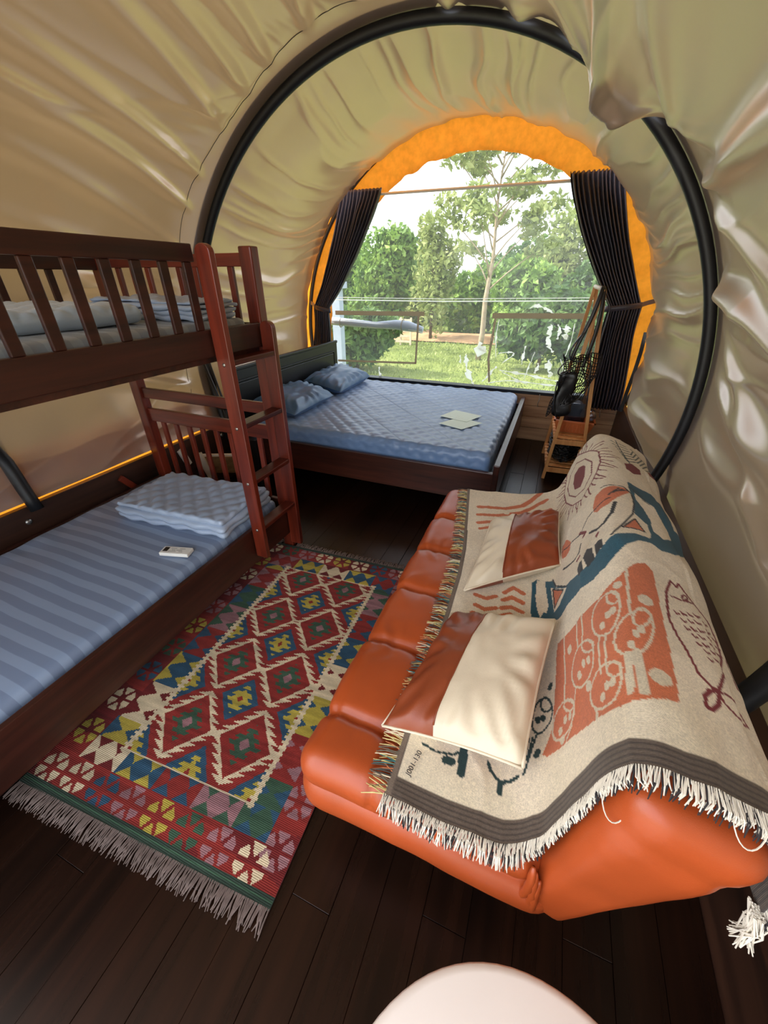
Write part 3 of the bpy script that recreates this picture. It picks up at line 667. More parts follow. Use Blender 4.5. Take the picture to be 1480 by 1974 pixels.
# ================================================================ kilim rug
def rug():
    XL, XR, Y0, Y1 = -1.485, -.455, .175, 1.755; c = .005
    nx = int((XR - XL) / c); ny = int((Y1 - Y0) / c)
    xs = XL + (np.arange(nx) + .5) * c; ys = Y0 + (np.arange(ny) + .5) * c; X, Y = np.meshgrid(xs, ys, indexing='ij')
    K = {k: np.array(lin(*v)[:3]) for k, v in dict(red=(138, 44, 38), dred=(108, 32, 32), blue=(46, 80, 104), green=(58, 86, 66), yel=(178, 160, 66), cream=(216, 198, 164), mauve=(150, 108, 112), dgreen=(46, 62, 52)).items()}
    C = np.zeros(X.shape + (3,)); C[:] = K['red']
    alt = vnoise(X * 5, Y * 9, 3); C[alt > .25] = K['dred']
    def put(m, k): C[m] = K[k]
    cx_ = -.945
    # outer flowers
    cyc = ['cream', 'blue', 'mauve', 'yel', 'green', 'mauve', 'cream', 'yel']
    fl = []
    for i in range(11): fl.append((-1.42, .245 + i * .145, cyc[(i * 3) % 8])); fl.append((-.51, .30 + i * .14, cyc[(i * 3 + 2) % 8]))
    for i in range(7): fl.append((-1.30 + i * .122, .248, cyc[i % 8])); fl.append((-1.30 + i * .122, 1.695, cyc[(i + 4) % 8]))
    for fx, fy, k in fl:
        dx = X - fx; dy = Y - fy; r = np.maximum(np.maximum(np.abs(dx), np.abs(dy)), (np.abs(dx) + np.abs(dy)) * .72); a = np.arctan2(dy, dx)
        slit = (np.abs(np.sin(a * 3)) * np.hypot(dx, dy) / 3 < .0058) | (np.hypot(dx, dy) < .006)
        put((r < .052) & ~slit, k)
    # inner border blocks
    pairs = [('blue', 'yel'), ('green', 'mauve'), ('dred', 'cream'), ('blue', 'green'), ('yel', 'blue'), ('mauve', 'red'), ('blue', 'red')]
    inb = ((X > -1.365) & (X < -.555) & (Y > .305) & (Y < 1.64)) & ~((X > -1.215) & (X < -.675) & (Y > .388) & (Y < 1.535))
    side = np.where(X < -1.2, 0, np.where(X > -.69, 1, 2)); side = np.where((Y < .388) | (Y > 1.535), np.where(Y < .9, 3, 4), side)
    along = np.where(side >= 3, X + 1.365, Y - .305); bi = np.floor(along / .17).astype(int); q = (along / .085) % 1 * 2 - 1
    p = np.where(side == 0, (X + 1.29) / .07, np.where(side == 1, (X + .615) / .07, np.where(side == 3, (Y - .347) / .045, (Y - 1.588) / .05)))
    hour = np.abs(p) < np.abs(q) * 1.0 + .12
    for b in range(9):
        for s in range(5):
            a_, b_ = pairs[(b * 2 + s * 3) % 7]; m = inb & (bi == b) & (side == s); put(m, a_); put(m & hour & (np.abs(p) < .92), b_)
    # field
    fld = (X > -1.22) & (X < -.672) & (Y > .385) & (Y < 1.538)
    d = np.full(X.shape, 9.); e = np.full(X.shape, 9.)
    for r in range(-1, 6):
        for col in (-.136, .136): d = np.minimum(d, np.abs(X - cx_ - col) / .136 + np.abs(Y - .543 - .3075 * r) / .1537)
        for col in (-.272, 0, .272): e = np.minimum(e, np.abs(X - cx_ - col) / .136 + np.abs(Y - .39 - .3075 * r) / .1537)
    put(fld, 'red'); put(fld & (e < .66), 'blue')
    tooth = ((Y - .543) / .0307) % 1; tooth = np.where(Y > .543 + .3075 * np.round((Y - .543) / .3075), 1 - tooth, tooth); tx = (X / .034) % 1
    put(fld & (d > .83) & (d < .90 + .27 * tooth), 'cream'); put(fld & (d > 1.0) & (e > .66) & (e < .7), 'red')
    put(fld & (d < .36 + .17 * (((Y - .543) / .0307) % 1 > .5)), 'green'); put(fld & (d < .17), 'mauve')
    put(fld & (e < .30 + .17 * (((Y - .39) / .0307) % 1 > .5)), 'yel'); put(fld & (e < .10), 'red')
    for lx in (-1.228, -.664): put((np.abs(X - lx) < .0072) & (Y > .37) & (Y < 1.55), 'cream'); put((np.abs(X - lx) < .0155) & ((Y / .022) % 1 < .5) & (Y > .37) & (Y < 1.55), 'cream')
    for ly in (.384, 1.538): put((np.abs(Y - ly) < .003) & (X > -1.22) & (X < -.67), 'cream')
    put((Y < .205) | (Y > 1.728), 'dgreen'); put(((Y < .195) & (Y > .188)) | (Y > 1.748), 'green')
    C *= .86 * (1 + .26 * vnoise(X * 3, Y * 95, 4) + .10 * vnoise(X * 30, Y * 60, 6))[..., None]
    gx = XL + np.arange(nx + 1) * c; gy = Y0 + np.arange(ny + 1) * c; GX, GY = np.meshgrid(gx, gy, indexing='ij')
    def place(x, y): return x + .012 - .04 * (y - .2), y - .01 + .055 * (x + 1.485)
    PX, PY = place(GX, GY); Zt = .010 + .0025 * fbm(GX * 3, GY * 3, 2)
    root = thing('kilim_rug', 'red blue and green patterned kilim rug with fringed ends on the dark floor', 'rug', (-.95, .95, 0))
    o = obj('rug_weave', np.stack([PX, PY, Zt], -1), gridf(nx + 1, ny + 1), M['rug'], root)
    at = o.data.color_attributes.new('pattern', 'FLOAT_COLOR', 'CORNER'); cc = np.ones((nx * ny, 4, 4)); cc[:, :, :3] = np.clip(C.reshape(-1, 1, 3), 0, 1)
    at.data.foreach_set('color', cc.ravel())
    m = o.modifiers.new('thick', 'SOLIDIFY'); m.thickness = .006; m.offset = -1
    for ye, sg in ((Y0, -1), (Y1, 1)):
        parts = []
        for i in range(250):
            x = XL + .003 + (XR - XL - .006) * i / 249 + rnd.uniform(-.002, .002); L_ = rnd.uniform(.045, .062) if sg < 0 else rnd.uniform(.035, .05); k = rnd.uniform(-.016, .016)
            
            if sg > 0 and abs(place(x, ye)[0] - XA) < .056: continue      # the bed post stands here
            q_ = [place(x, ye - sg * .004), place(x + k * .4, ye + sg * L_ * .5), place(x + k, ye + sg * L_)]
            parts.append(tubev([(q_[0][0], q_[0][1], .009), (q_[1][0], q_[1][1], .010), (q_[2][0], q_[2][1], .004)], [.0021, .0021, .0014], 4))
        V, F = join(parts); fr = obj('fringe', V, F, M['fringe'], root); fr['kind'] = 'stuff'
rug()

# ================================================================ sofa
sofa = thing('sofa', 'orange leather sofa bed with a tufted seat, half covered by a patterned throw', 'sofa', (0, 1.28, 0))
SEAMS = (.585, .88, 1.17, 1.46, 1.76)
SY0, SY1 = .415, 2.12; SYC = (SY0 + SY1) / 2
def seat_disp(P, n):
    y = P[:, 1] + SYC; x = P[:, 0] - .115
    d = np.zeros(len(P)); vis = (n[:, 2] > -.2)
    front = 1 - sstep(-.24, -.19, x)
    for s in SEAMS:
        d -= (.017 * np.exp(-((y - s) / .016) ** 2) + .006 * np.exp(-((y - s) / .06) ** 2)) * front * vis
        d -= .020 * np.exp(-(((y - s) / .03) ** 2 + ((x + .21) / .035) ** 2)) * vis
        d += .0035 * np.sin((x + .3) * 90 + 9 * vnoise(y * 6, x * 6, 3)) * np.exp(-(((y - s) / .07) ** 2)) * front * vis * (x < -.3)
    d -= .009 * np.exp(-((x + .21) / .010) ** 2) * vis
    d -= .004 * sstep(-.2, -.1, x)
    return d + .003 * fbm(P[:, 0] * 6, P[:, 1] * 6, 3) * front
V, F = soft_box((-.115, SYC, .405), (.64, SY1 - SY0, .13), .062, .0085, seat_disp)
obj('seat_cushion', V, F, M['orange_leather'], sofa, True)
V, F = soft_box((-.09, SYC, .285), (.71, SY1 - SY0 + .01, .165), .075, .02, lambda P, n: .004 * fbm(P[:, 0] * 5, P[:, 1] * 3, 5))
obj('seat_base', V, F, M['orange_leather'], sofa, True)
def back_warp(P):
    v = (P[:, 2] + .31) / .62; h = (P[:, 0] + .1) / .2; Q = P.copy()
    Q[:, 0] = (1 - h) * (.155 + .112 * v) + h * (.275 + .225 * v); Q[:, 2] = (1 - h) * (.27 + .565 * v) + h * (.215 + .555 * v); return Q
V, F = soft_box((0, 0, 0), (.2, 1.77, .62), .055, .02, lambda P, n: .003 * fbm(P[:, 1] * 4, P[:, 2] * 4, 7) - .006 * np.exp(-((P[:, 2] - .20) / .012) ** 2) * (np.abs(n[:, 1]) > .4), back_warp)
V = V + np.array([0, 1.305, 0]); obj('backrest', V, F, M['orange_leather'], sofa, True)
for k, (gx, g0, g1) in enumerate(((.172, .30, .47), (.186, .27, .45), (.200, .25, .42))):
    tube('gusset', [(gx + .006 * math.sin(3 * s + k), .424 - .006 * math.sin(math.pi * s), g0 + (g1 - g0) * s) for s in np.linspace(0, 1, 9)], [.004, .008, .010, .009, .011, .009, .010, .008, .004], M['orange_leather'], sofa, 10)
for y in (.62, 1.92):
    for x in (-.28, .14):
        v, f = lathe([(.016, 0), (.022, .215)], (x, y, 0), 14); obj('leg', v, f, M['black_plastic'], sofa, True)

# ================================================================ patterned throw
PR = np.array([(-.60, .480), (-.21, .480), (.06, .480), (.13, .492), (.175, .53), (.205, .62), (.235, .75), (.255, .81), (.29, .855), (.35, .855), (.46, .812), (.53, .762), (.56, .69), (.57, .5), (.575, .40)])
PRO = np.array([(-.60, .478), (-.21, .478), (.06, .478), (.13, .49), (.175, .53), (.205, .62), (.235, .75), (.255, .81), (.29, .85), (.35, .85), (.46, .805), (.53, .755), (.56, .69), (.57, .5), (.575, .40)])
PL = np.r_[0, np.cumsum(np.hypot(*np.diff(PRO, axis=0).T))]; PL = PL - PL[1]
tt = np.linspace(PL[0], PL[-1], 1200); kx = np.interp(tt, PL, PR[:, 0]); kz = np.interp(tt, PL, PR[:, 1]); ker = np.hanning(61); ker /= ker.sum()
kxs = np.convolve(np.pad(kx, 30, 'edge'), ker, 'valid'); kzs = np.convolve(np.pad(kz, 30, 'edge'), ker, 'valid')
def prof(t): return np.interp(t, tt, kxs), np.interp(t, tt, kzs)
FILLS = [('m',[(1.919,0.67),(1.828,0.655),(1.802,0.614),(1.869,0.563),(1.966,0.549),(2.038,0.567),(2.015,0.616),(1.96,0.656)]),('m',[(1.872,0.837),(1.932,0.884),(1.902,0.919),(1.839,0.915),(1.792,0.872),(1.804,0.84)]),('m',[(1.952,0.967),(2.103,1.082),(1.971,1.082),(1.925,1.082),(1.899,1.0),(1.894,0.965)]),('t',[(1.664,0.827),(1.66,0.875),(1.672,0.934),(1.64,0.971),(1.533,0.977),(1.454,0.988),(1.491,1.082),(1.418,1.082),(1.29,0.984),(1.225,0.923),(1.205,0.876),(1.223,0.848),(1.203,0.807),(1.172,0.777),(1.125,0.747),(1.079,0.708),(1.07,0.653),(1.089,0.591),(1.098,0.529),(1.1,0.487),(1.086,0.449),(1.1,0.409),(1.106,0.37),(1.11,0.329),(1.162,0.319),(1.251,0.314),(1.339,0.309),(1.364,0.329),(1.342,0.397),(1.281,0.42),(1.224,0.485),(1.194,0.541),(1.153,0.615),(1.152,0.676),(1.185,0.716),(1.207,0.734),(1.221,0.76),(1.243,0.802),(1.25,0.847),(1.295,0.863),(1.352,0.858),(1.375,0.838),(1.39,0.82),(1.496,0.828),(1.586,0.824)]),('o',[(1.48,0.687),(1.536,0.705),(1.565,0.733),(1.583,0.77),(1.585,0.81),(1.558,0.823),(1.487,0.778),(1.427,0.742),(1.414,0.704),(1.439,0.688)]),('o',[(1.449,0.454),(1.516,0.458),(1.519,0.494),(1.465,0.523),(1.42,0.514),(1.403,0.483),(1.419,0.461)]),('m',[(1.276,0.683),(1.291,0.696),(1.281,0.701),(1.257,0.69)]),('m',[(1.279,0.561),(1.287,0.59),(1.271,0.595),(1.261,0.572)]),('k',[(1.229,0.698),(1.224,0.709),(1.181,0.71),(1.16,0.685),(1.218,0.682)]),('k',[(1.241,0.645),(1.22,0.67),(1.15,0.678),(1.141,0.642),(1.21,0.627)]),('k',[(1.224,0.598),(1.207,0.619),(1.154,0.623),(1.148,0.594),(1.199,0.584)]),('b',[(1.383,0.819),(1.355,0.862),(1.262,0.854),(1.252,0.814),(1.258,0.758)]),('o',[(1.354,0.817),(1.285,0.84),(1.269,0.77)]),('b',[(1.298,0.392),(1.205,0.495),(1.156,0.452),(1.146,0.415)]),('o',[(1.281,0.404),(1.217,0.47),(1.166,0.418)]),('b',[(1.58,0.843),(1.551,0.878),(1.539,0.915),(1.467,0.936),(1.392,0.955),(1.344,0.949),(1.321,0.922),(1.302,0.906),(1.316,0.895),(1.329,0.877),(1.406,0.879),(1.474,0.866),(1.524,0.842)]),('b',[(1.359,0.329),(1.361,0.363),(1.28,0.373),(1.201,0.385),(1.164,0.379),(1.174,0.366),(1.146,0.355),(1.192,0.34),(1.264,0.329)]),('o',[(1.079,0.786),(1.092,0.812),(1.071,0.829),(1.038,0.83),(0.887,0.824),(0.749,0.816),(0.659,0.809),(0.626,0.803),(0.625,0.784),(0.612,0.745),(0.607,0.705),(0.613,0.637),(0.624,0.538),(0.622,0.419),(0.633,0.402),(0.698,0.429),(0.853,0.437),(0.973,0.45),(0.972,0.537),(0.968,0.672),(1.018,0.741)])]
STROKES = [('m',0.006,[(1.967,0.739),(1.844,0.74),(1.767,0.719),(1.678,0.68),(1.66,0.621),(1.748,0.538),(1.88,0.478),(1.993,0.465),(2.091,0.476),(2.212,0.49),(2.276,0.545),(2.168,0.631),(2.056,0.702),(1.967,0.739)]),('m',0.005,[(1.901,0.705),(1.787,0.694),(1.72,0.649),(1.783,0.569),(1.908,0.508),(2.017,0.494),(2.116,0.525),(2.134,0.587),(2.025,0.666),(1.901,0.705)]),('d',0.007,[(2.155,0.827),(2.037,0.848),(1.92,0.874)]),('d',0.007,[(2.155,0.91),(2.116,0.958),(2.079,1.082)]),('d',0.003,[(2.142,0.843),(2.153,0.883)]),('d',0.003,[(2.121,0.827),(2.134,0.8)]),('d',0.003,[(2.136,0.92),(2.061,0.897)]),('d',0.003,[(2.107,0.847),(2.125,0.89)]),('d',0.003,[(2.088,0.834),(2.097,0.807)]),('d',0.003,[(2.123,0.936),(2.035,0.905)]),('d',0.003,[(2.072,0.852),(2.098,0.898)]),('d',0.003,[(2.056,0.84),(2.071,0.817)]),('d',0.003,[(2.117,0.955),(2.01,0.913)]),('d',0.003,[(2.038,0.857),(2.071,0.905)]),('d',0.003,[(2.025,0.847),(2.045,0.826)]),('d',0.003,[(2.111,0.974),(1.986,0.921)]),('d',0.003,[(2.005,0.861),(2.045,0.911)]),('d',0.003,[(1.994,0.853),(2.02,0.835)]),('d',0.003,[(2.106,0.992),(1.968,0.931)]),('d',0.003,[(1.974,0.865),(2.02,0.918)]),('d',0.003,[(1.965,0.859),(1.995,0.844)]),('d',0.003,[(2.1,1.011),(1.954,0.943)]),('d',0.003,[(1.943,0.869),(1.995,0.925)]),('d',0.003,[(1.936,0.864),(1.97,0.853)]),('d',0.003,[(2.152,1.082),(1.941,0.955)]),('k',0.006,[(1.586,0.728),(1.593,0.765),(1.594,0.805),(1.55,0.829),(1.471,0.828),(1.383,0.813),(1.311,0.782),(1.247,0.753),(1.218,0.738)]),('k',0.006,[(1.348,0.397),(1.288,0.42),(1.211,0.495)]),('k',0.012,[(1.439,0.763),(1.364,0.748),(1.321,0.721),(1.308,0.691),(1.346,0.652)]),('k',0.01,[(1.351,0.593),(1.311,0.58),(1.306,0.544),(1.325,0.495),(1.343,0.468)]),('m',0.014,[(1.429,0.591),(1.38,0.63),(1.375,0.612)]),('k',0.003,[(1.425,0.609),(1.454,0.654),(1.449,0.7),(1.476,0.751)]),('k',0.003,[(1.415,0.596),(1.451,0.534),(1.466,0.459)]),('k',0.003,[(1.498,0.747),(1.569,0.786)]),('k',0.003,[(1.518,0.762),(1.565,0.796)]),('k',0.003,[(1.538,0.778),(1.562,0.807)]),('k',0.003,[(1.558,0.793),(1.57,0.822)]),('k',0.004,[(1.612,0.827),(1.607,0.867)]),('k',0.004,[(1.59,0.843),(1.583,0.877)]),('k',0.004,[(1.569,0.859),(1.56,0.886)]),('k',0.004,[(1.548,0.874),(1.537,0.896)]),('k',0.005,[(1.354,0.817),(1.285,0.84),(1.269,0.77),(1.354,0.817)]),('k',0.005,[(1.281,0.404),(1.217,0.47),(1.166,0.418),(1.281,0.404)]),('o',0.03,[(1.902,-0.003),(1.934,0.13),(2.0,0.215),(2.1,0.267),(2.196,0.309)]),('o',0.026,[(1.816,0.008),(1.847,0.108),(1.923,0.214),(2.004,0.274),(2.086,0.335)]),('o',0.026,[(1.737,0.023),(1.78,0.109),(1.89,0.234),(1.967,0.358)]),('o',0.02,[(1.687,0.04),(1.711,0.08),(1.752,0.121)]),('b',0.03,[(1.887,0.14),(1.888,0.142)]),('b',0.03,[(1.81,0.092),(1.811,0.095)]),('b',0.03,[(2.103,0.301),(2.103,0.304)]),('o',0.02,[(1.253,0.213),(1.295,0.242),(1.268,0.282)]),('o',0.02,[(1.201,0.109),(1.193,0.151),(1.221,0.183)]),('o',0.02,[(1.207,0.213),(1.236,0.243),(1.217,0.286)]),('o',0.02,[(1.143,0.12),(1.131,0.155),(1.153,0.193)]),('o',0.02,[(1.159,0.214),(1.181,0.246),(1.168,0.288)]),('o',0.02,[(1.097,0.117),(1.089,0.151),(1.112,0.191)]),('o',0.02,[(1.115,0.214),(1.138,0.248),(1.125,0.289)]),('o',0.02,[(1.054,0.116),(1.048,0.152),(1.067,0.189)]),('o',0.006,[(1.75,1.082),(1.694,1.082)]),('o',0.006,[(1.69,1.082),(1.641,1.082)]),('o',0.006,[(1.635,1.082),(1.59,1.082)]),('o',0.006,[(1.582,1.082),(1.542,1.082)]),('o',0.006,[(1.533,1.082),(1.497,1.082)]),('o',0.006,[(1.486,1.082),(1.453,1.082)]),('o',0.006,[(1.441,1.082),(1.412,1.082)]),('o',0.006,[(1.399,1.082),(1.373,1.082)]),('g',0.006,[(0.859,0.72),(0.836,0.71),(0.82,0.697),(0.82,0.68),(0.832,0.662),(0.853,0.647),(0.881,0.639),(0.911,0.639),(0.938,0.647),(0.957,0.663),(0.964,0.683),(0.966,0.701),(0.959,0.714),(0.942,0.724),(0.916,0.728),(0.887,0.727),(0.859,0.72)]),('g',0.006,[(0.93,0.729),(0.917,0.724),(0.913,0.716),(0.919,0.705),(0.933,0.698),(0.949,0.696),(0.962,0.7),(0.966,0.71),(0.96,0.72),(0.946,0.727),(0.93,0.729)]),('g',0.016,[(0.863,0.675),(0.851,0.677)]),('g',0.016,[(0.89,0.695),(0.879,0.696)]),('g',0.016,[(0.895,0.709),(0.884,0.709)]),('g',0.006,[(0.784,0.781),(0.754,0.767),(0.732,0.751),(0.727,0.735),(0.736,0.721),(0.754,0.71),(0.778,0.706),(0.805,0.708),(0.83,0.717),(0.85,0.732),(0.864,0.75),(0.88,0.768),(0.882,0.783),(0.87,0.793),(0.846,0.796),(0.816,0.791),(0.784,0.781)]),('g',0.006,[(0.864,0.793),(0.843,0.786),(0.827,0.774),(0.822,0.762),(0.83,0.753),(0.848,0.752),(0.869,0.758),(0.886,0.77),(0.892,0.783),(0.883,0.792),(0.864,0.793)]),('g',0.016,[(0.764,0.74),(0.755,0.74)]),('g',0.016,[(0.801,0.753),(0.791,0.753)]),('g',0.016,[(0.816,0.765),(0.807,0.766)]),('g',0.006,[(0.757,0.63),(0.742,0.614),(0.735,0.593),(0.737,0.571),(0.748,0.55),(0.768,0.533),(0.793,0.524),(0.82,0.523),(0.845,0.533),(0.862,0.551),(0.869,0.574),(0.865,0.599),(0.85,0.62),(0.829,0.634),(0.805,0.64),(0.78,0.638),(0.757,0.63)]),('g',0.006,[(0.814,0.642),(0.805,0.636),(0.808,0.622),(0.822,0.603),(0.842,0.588),(0.859,0.583),(0.867,0.59),(0.862,0.606),(0.847,0.625),(0.829,0.638),(0.814,0.642)]),('g',0.016,[(0.779,0.566),(0.768,0.569)]),('g',0.016,[(0.801,0.589),(0.789,0.592)]),('g',0.016,[(0.793,0.613),(0.782,0.616)]),('g',0.006,[(0.648,0.704),(0.631,0.692),(0.626,0.672),(0.629,0.652),(0.64,0.633),(0.658,0.617),(0.681,0.609),(0.702,0.612),(0.72,0.625),(0.732,0.644),(0.736,0.667),(0.731,0.689),(0.724,0.703),(0.71,0.712),(0.691,0.714),(0.669,0.712),(0.648,0.704)]),('g',0.006,[(0.699,0.715),(0.689,0.711),(0.684,0.702),(0.688,0.692),(0.703,0.681),(0.717,0.677),(0.725,0.684),(0.726,0.696),(0.722,0.706),(0.712,0.713),(0.699,0.715)]),('g',0.016,[(0.66,0.656),(0.652,0.657)]),('g',0.016,[(0.681,0.673),(0.672,0.674)]),('g',0.016,[(0.679,0.69),(0.671,0.691)]),('g',0.006,[(0.664,0.528),(0.652,0.512),(0.647,0.492),(0.646,0.472),(0.653,0.454),(0.667,0.439),(0.686,0.431),(0.707,0.43),(0.727,0.437),(0.742,0.452),(0.75,0.472),(0.749,0.493),(0.737,0.515),(0.72,0.531),(0.7,0.539),(0.68,0.538),(0.664,0.528)]),('g',0.006,[(0.709,0.532),(0.703,0.526),(0.705,0.513),(0.715,0.496),(0.727,0.484),(0.739,0.479),(0.746,0.483),(0.745,0.495),(0.734,0.513),(0.721,0.527),(0.709,0.532)]),('g',0.016,[(0.675,0.468),(0.666,0.471)]),('g',0.016,[(0.699,0.486),(0.689,0.489)]),('g',0.016,[(0.695,0.51),(0.685,0.514)]),('g',0.008,[(1.043,0.758),(0.861,0.748)]),('g',0.007,[(0.975,0.558),(0.866,0.563)]),('g',0.007,[(0.972,0.592),(0.865,0.588)]),('g',0.007,[(0.993,0.488),(0.745,0.482)]),('g',0.007,[(0.829,0.663),(0.718,0.656)]),('g',0.007,[(0.823,0.684),(0.719,0.678)]),('g',0.016,[(0.733,0.732),(0.634,0.727)]),('g',0.016,[(0.741,0.749),(0.63,0.749)]),('g',0.01,[(0.638,0.634),(0.616,0.635)]),('g',0.007,[(0.751,0.546),(0.651,0.526),(0.63,0.506)]),('g',0.035,[(0.928,0.79),(0.923,0.79)]),('g',0.025,[(0.984,0.73),(0.978,0.73)]),('g',0.04,[(0.681,0.782),(0.678,0.782)]),('g',0.025,[(0.721,0.604),(0.716,0.605)]),('g',0.025,[(0.902,0.516),(0.896,0.518)]),('g',0.022,[(0.644,0.482),(0.64,0.484)]),('m',0.008,[(1.072,0.884),(1.056,0.898),(1.077,0.908),(1.042,0.93),(1.017,0.947),(0.99,0.98),(0.93,0.986),(0.869,0.978),(0.789,0.944),(0.725,0.91),(0.72,0.895),(0.742,0.872),(0.796,0.863),(0.843,0.849),(0.889,0.842),(0.949,0.848),(1.003,0.857),(1.072,0.884)]),('m',0.004,[(0.935,0.864),(0.929,0.869),(0.933,0.877)]),('m',0.004,[(0.946,0.883),(0.939,0.889),(0.943,0.896)]),('m',0.004,[(0.956,0.903),(0.949,0.909),(0.954,0.916)]),('m',0.004,[(0.967,0.923),(0.962,0.931),(0.972,0.942)]),('m',0.004,[(0.918,0.879),(0.912,0.885),(0.916,0.892)]),('m',0.004,[(0.928,0.899),(0.922,0.904),(0.926,0.912)]),('m',0.004,[(0.939,0.918),(0.932,0.924),(0.94,0.935)]),('m',0.004,[(0.958,0.946),(0.954,0.954),(0.964,0.966)]),('m',0.004,[(0.892,0.882),(0.886,0.887),(0.89,0.894)]),('m',0.004,[(0.902,0.901),(0.895,0.906),(0.9,0.913)]),('m',0.004,[(0.911,0.92),(0.905,0.925),(0.914,0.937)]),('m',0.004,[(0.931,0.947),(0.927,0.955),(0.937,0.967)]),('m',0.004,[(0.876,0.897),(0.87,0.902),(0.874,0.909)]),('m',0.004,[(0.886,0.915),(0.88,0.921),(0.885,0.929)]),('m',0.004,[(0.901,0.94),(0.898,0.948),(0.907,0.959)]),('m',0.004,[(0.923,0.97),(0.92,0.978),(0.929,0.989)]),('m',0.004,[(0.852,0.899),(0.846,0.904),(0.85,0.911)]),('m',0.004,[(0.861,0.917),(0.855,0.922),(0.862,0.931)]),('m',0.004,[(0.877,0.941),(0.874,0.949),(0.882,0.96)]),('m',0.004,[(0.897,0.971),(0.894,0.979),(0.903,0.99)]),('m',0.004,[(0.837,0.913),(0.832,0.918),(0.835,0.925)]),('m',0.004,[(0.85,0.934),(0.847,0.942),(0.855,0.953)]),('m',0.004,[(0.869,0.963),(0.866,0.97),(0.875,0.982)]),('m',0.004,[(0.814,0.914),(0.809,0.919),(0.813,0.926)]),('m',0.004,[(0.827,0.936),(0.824,0.943),(0.832,0.954)]),('m',0.005,[(0.996,0.87),(1.003,0.9),(1.024,0.943)]),('m',0.005,[(1.024,0.922),(1.015,0.915),(1.011,0.907),(1.015,0.904),(1.025,0.907),(1.035,0.914),(1.038,0.921),(1.034,0.924),(1.024,0.922)]),('m',0.01,[(0.721,0.907),(0.706,0.884),(0.682,0.868),(0.658,0.866),(0.657,0.876),(0.68,0.896),(0.72,0.908)]),('m',0.007,[(0.72,0.908),(0.728,0.938),(0.711,0.964),(0.688,0.976),(0.679,0.939),(0.695,0.913),(0.715,0.906)]),('m',0.008,[(1.026,1.082),(0.994,1.082),(0.874,1.002),(0.795,0.998),(0.797,1.082),(0.749,1.082),(0.711,1.082)]),('m',0.005,[(1.131,1.082),(1.11,1.082),(1.069,1.082),(1.043,1.082)]),('m',0.005,[(1.131,1.082),(1.097,1.082),(1.053,1.082)]),('m',0.004,[(0.965,1.082),(0.953,1.082),(0.949,1.082)]),('m',0.004,[(0.939,1.082),(0.929,1.082),(0.925,1.082)]),('m',0.004,[(0.949,1.082),(0.937,1.082),(0.933,1.082)]),('m',0.004,[(0.924,1.082),(0.914,1.082),(0.91,1.082)]),('m',0.004,[(0.934,1.082),(0.922,1.082),(0.918,1.082)]),('m',0.004,[(0.91,1.082),(0.9,1.082),(0.896,1.082)]),('m',0.004,[(0.919,1.082),(0.908,1.082),(0.904,1.082)]),('m',0.004,[(0.895,1.082),(0.886,1.082),(0.882,1.082)]),('m',0.004,[(0.904,1.082),(0.893,1.082),(0.89,1.082)]),('m',0.004,[(0.881,1.082),(0.872,1.082),(0.869,1.082)]),('m',0.004,[(0.89,1.082),(0.879,1.082),(0.876,1.082)]),('m',0.004,[(0.868,1.082),(0.858,1.082),(0.855,1.082)]),('m',0.004,[(0.876,1.082),(0.866,1.082),(0.862,1.082)]),('m',0.004,[(0.854,1.082),(0.845,1.082),(0.842,1.082)]),('m',0.004,[(0.862,1.082),(0.852,1.082),(0.849,1.082)]),('m',0.004,[(0.841,1.082),(0.832,1.082),(0.829,1.082)]),('m',0.004,[(0.849,1.082),(0.839,1.082),(0.836,1.082)]),('m',0.004,[(0.828,1.082),(0.82,1.082),(0.817,1.082)]),('m',0.004,[(0.836,1.082),(0.826,1.082),(0.823,1.082)]),('m',0.004,[(0.816,1.082),(0.808,1.082),(0.805,1.082)]),('m',0.004,[(0.823,1.082),(0.814,1.082),(0.811,1.082)]),('m',0.004,[(0.804,1.082),(0.796,1.082),(0.793,1.082)]),('m',0.004,[(0.811,1.082),(0.802,1.082),(0.799,1.082)]),('m',0.004,[(0.792,1.082),(0.784,1.082),(0.781,1.082)]),('m',0.004,[(0.799,1.082),(0.79,1.082),(0.787,1.082)]),('m',0.004,[(0.78,1.082),(0.772,1.082),(0.77,1.082)]),('m',0.004,[(0.787,1.082),(0.778,1.082),(0.776,1.082)]),('m',0.004,[(0.769,1.082),(0.761,1.082),(0.759,1.082)]),('d',0.006,[(0.577,0.088),(0.569,0.126),(0.58,0.171),(0.599,0.192)]),('d',0.022,[(0.604,0.193),(0.543,0.198)]),('d',0.022,[(0.558,0.155),(0.56,0.169)]),('d',0.008,[(0.595,0.257),(0.575,0.267),(0.558,0.289),(0.562,0.312),(0.58,0.333)]),('d',0.014,[(0.556,0.295),(0.532,0.295)]),('d',0.005,[(0.683,0.353),(0.602,0.34)]),('d',0.005,[(0.692,0.374),(0.638,0.361),(0.586,0.348)]),('d',0.005,[(0.686,0.364),(0.626,0.353)]),('d',0.02,[(0.643,0.384),(0.635,0.381)]),('d',0.006,[(0.729,0.421),(0.713,0.408),(0.701,0.394),(0.695,0.382),(0.7,0.37),(0.713,0.361),(0.735,0.357),(0.759,0.359),(0.782,0.366),(0.798,0.378),(0.804,0.391),(0.797,0.405),(0.775,0.42),(0.75,0.426),(0.729,0.421)]),('d',0.006,[(0.77,0.42),(0.759,0.416),(0.758,0.404),(0.76,0.393),(0.769,0.385),(0.783,0.382),(0.796,0.384),(0.803,0.391),(0.802,0.401),(0.786,0.414),(0.77,0.42)]),('d',0.016,[(0.739,0.374),(0.733,0.376)]),('d',0.016,[(0.742,0.39),(0.737,0.392)]),('d',0.016,[(0.839,0.416),(0.83,0.412)])]
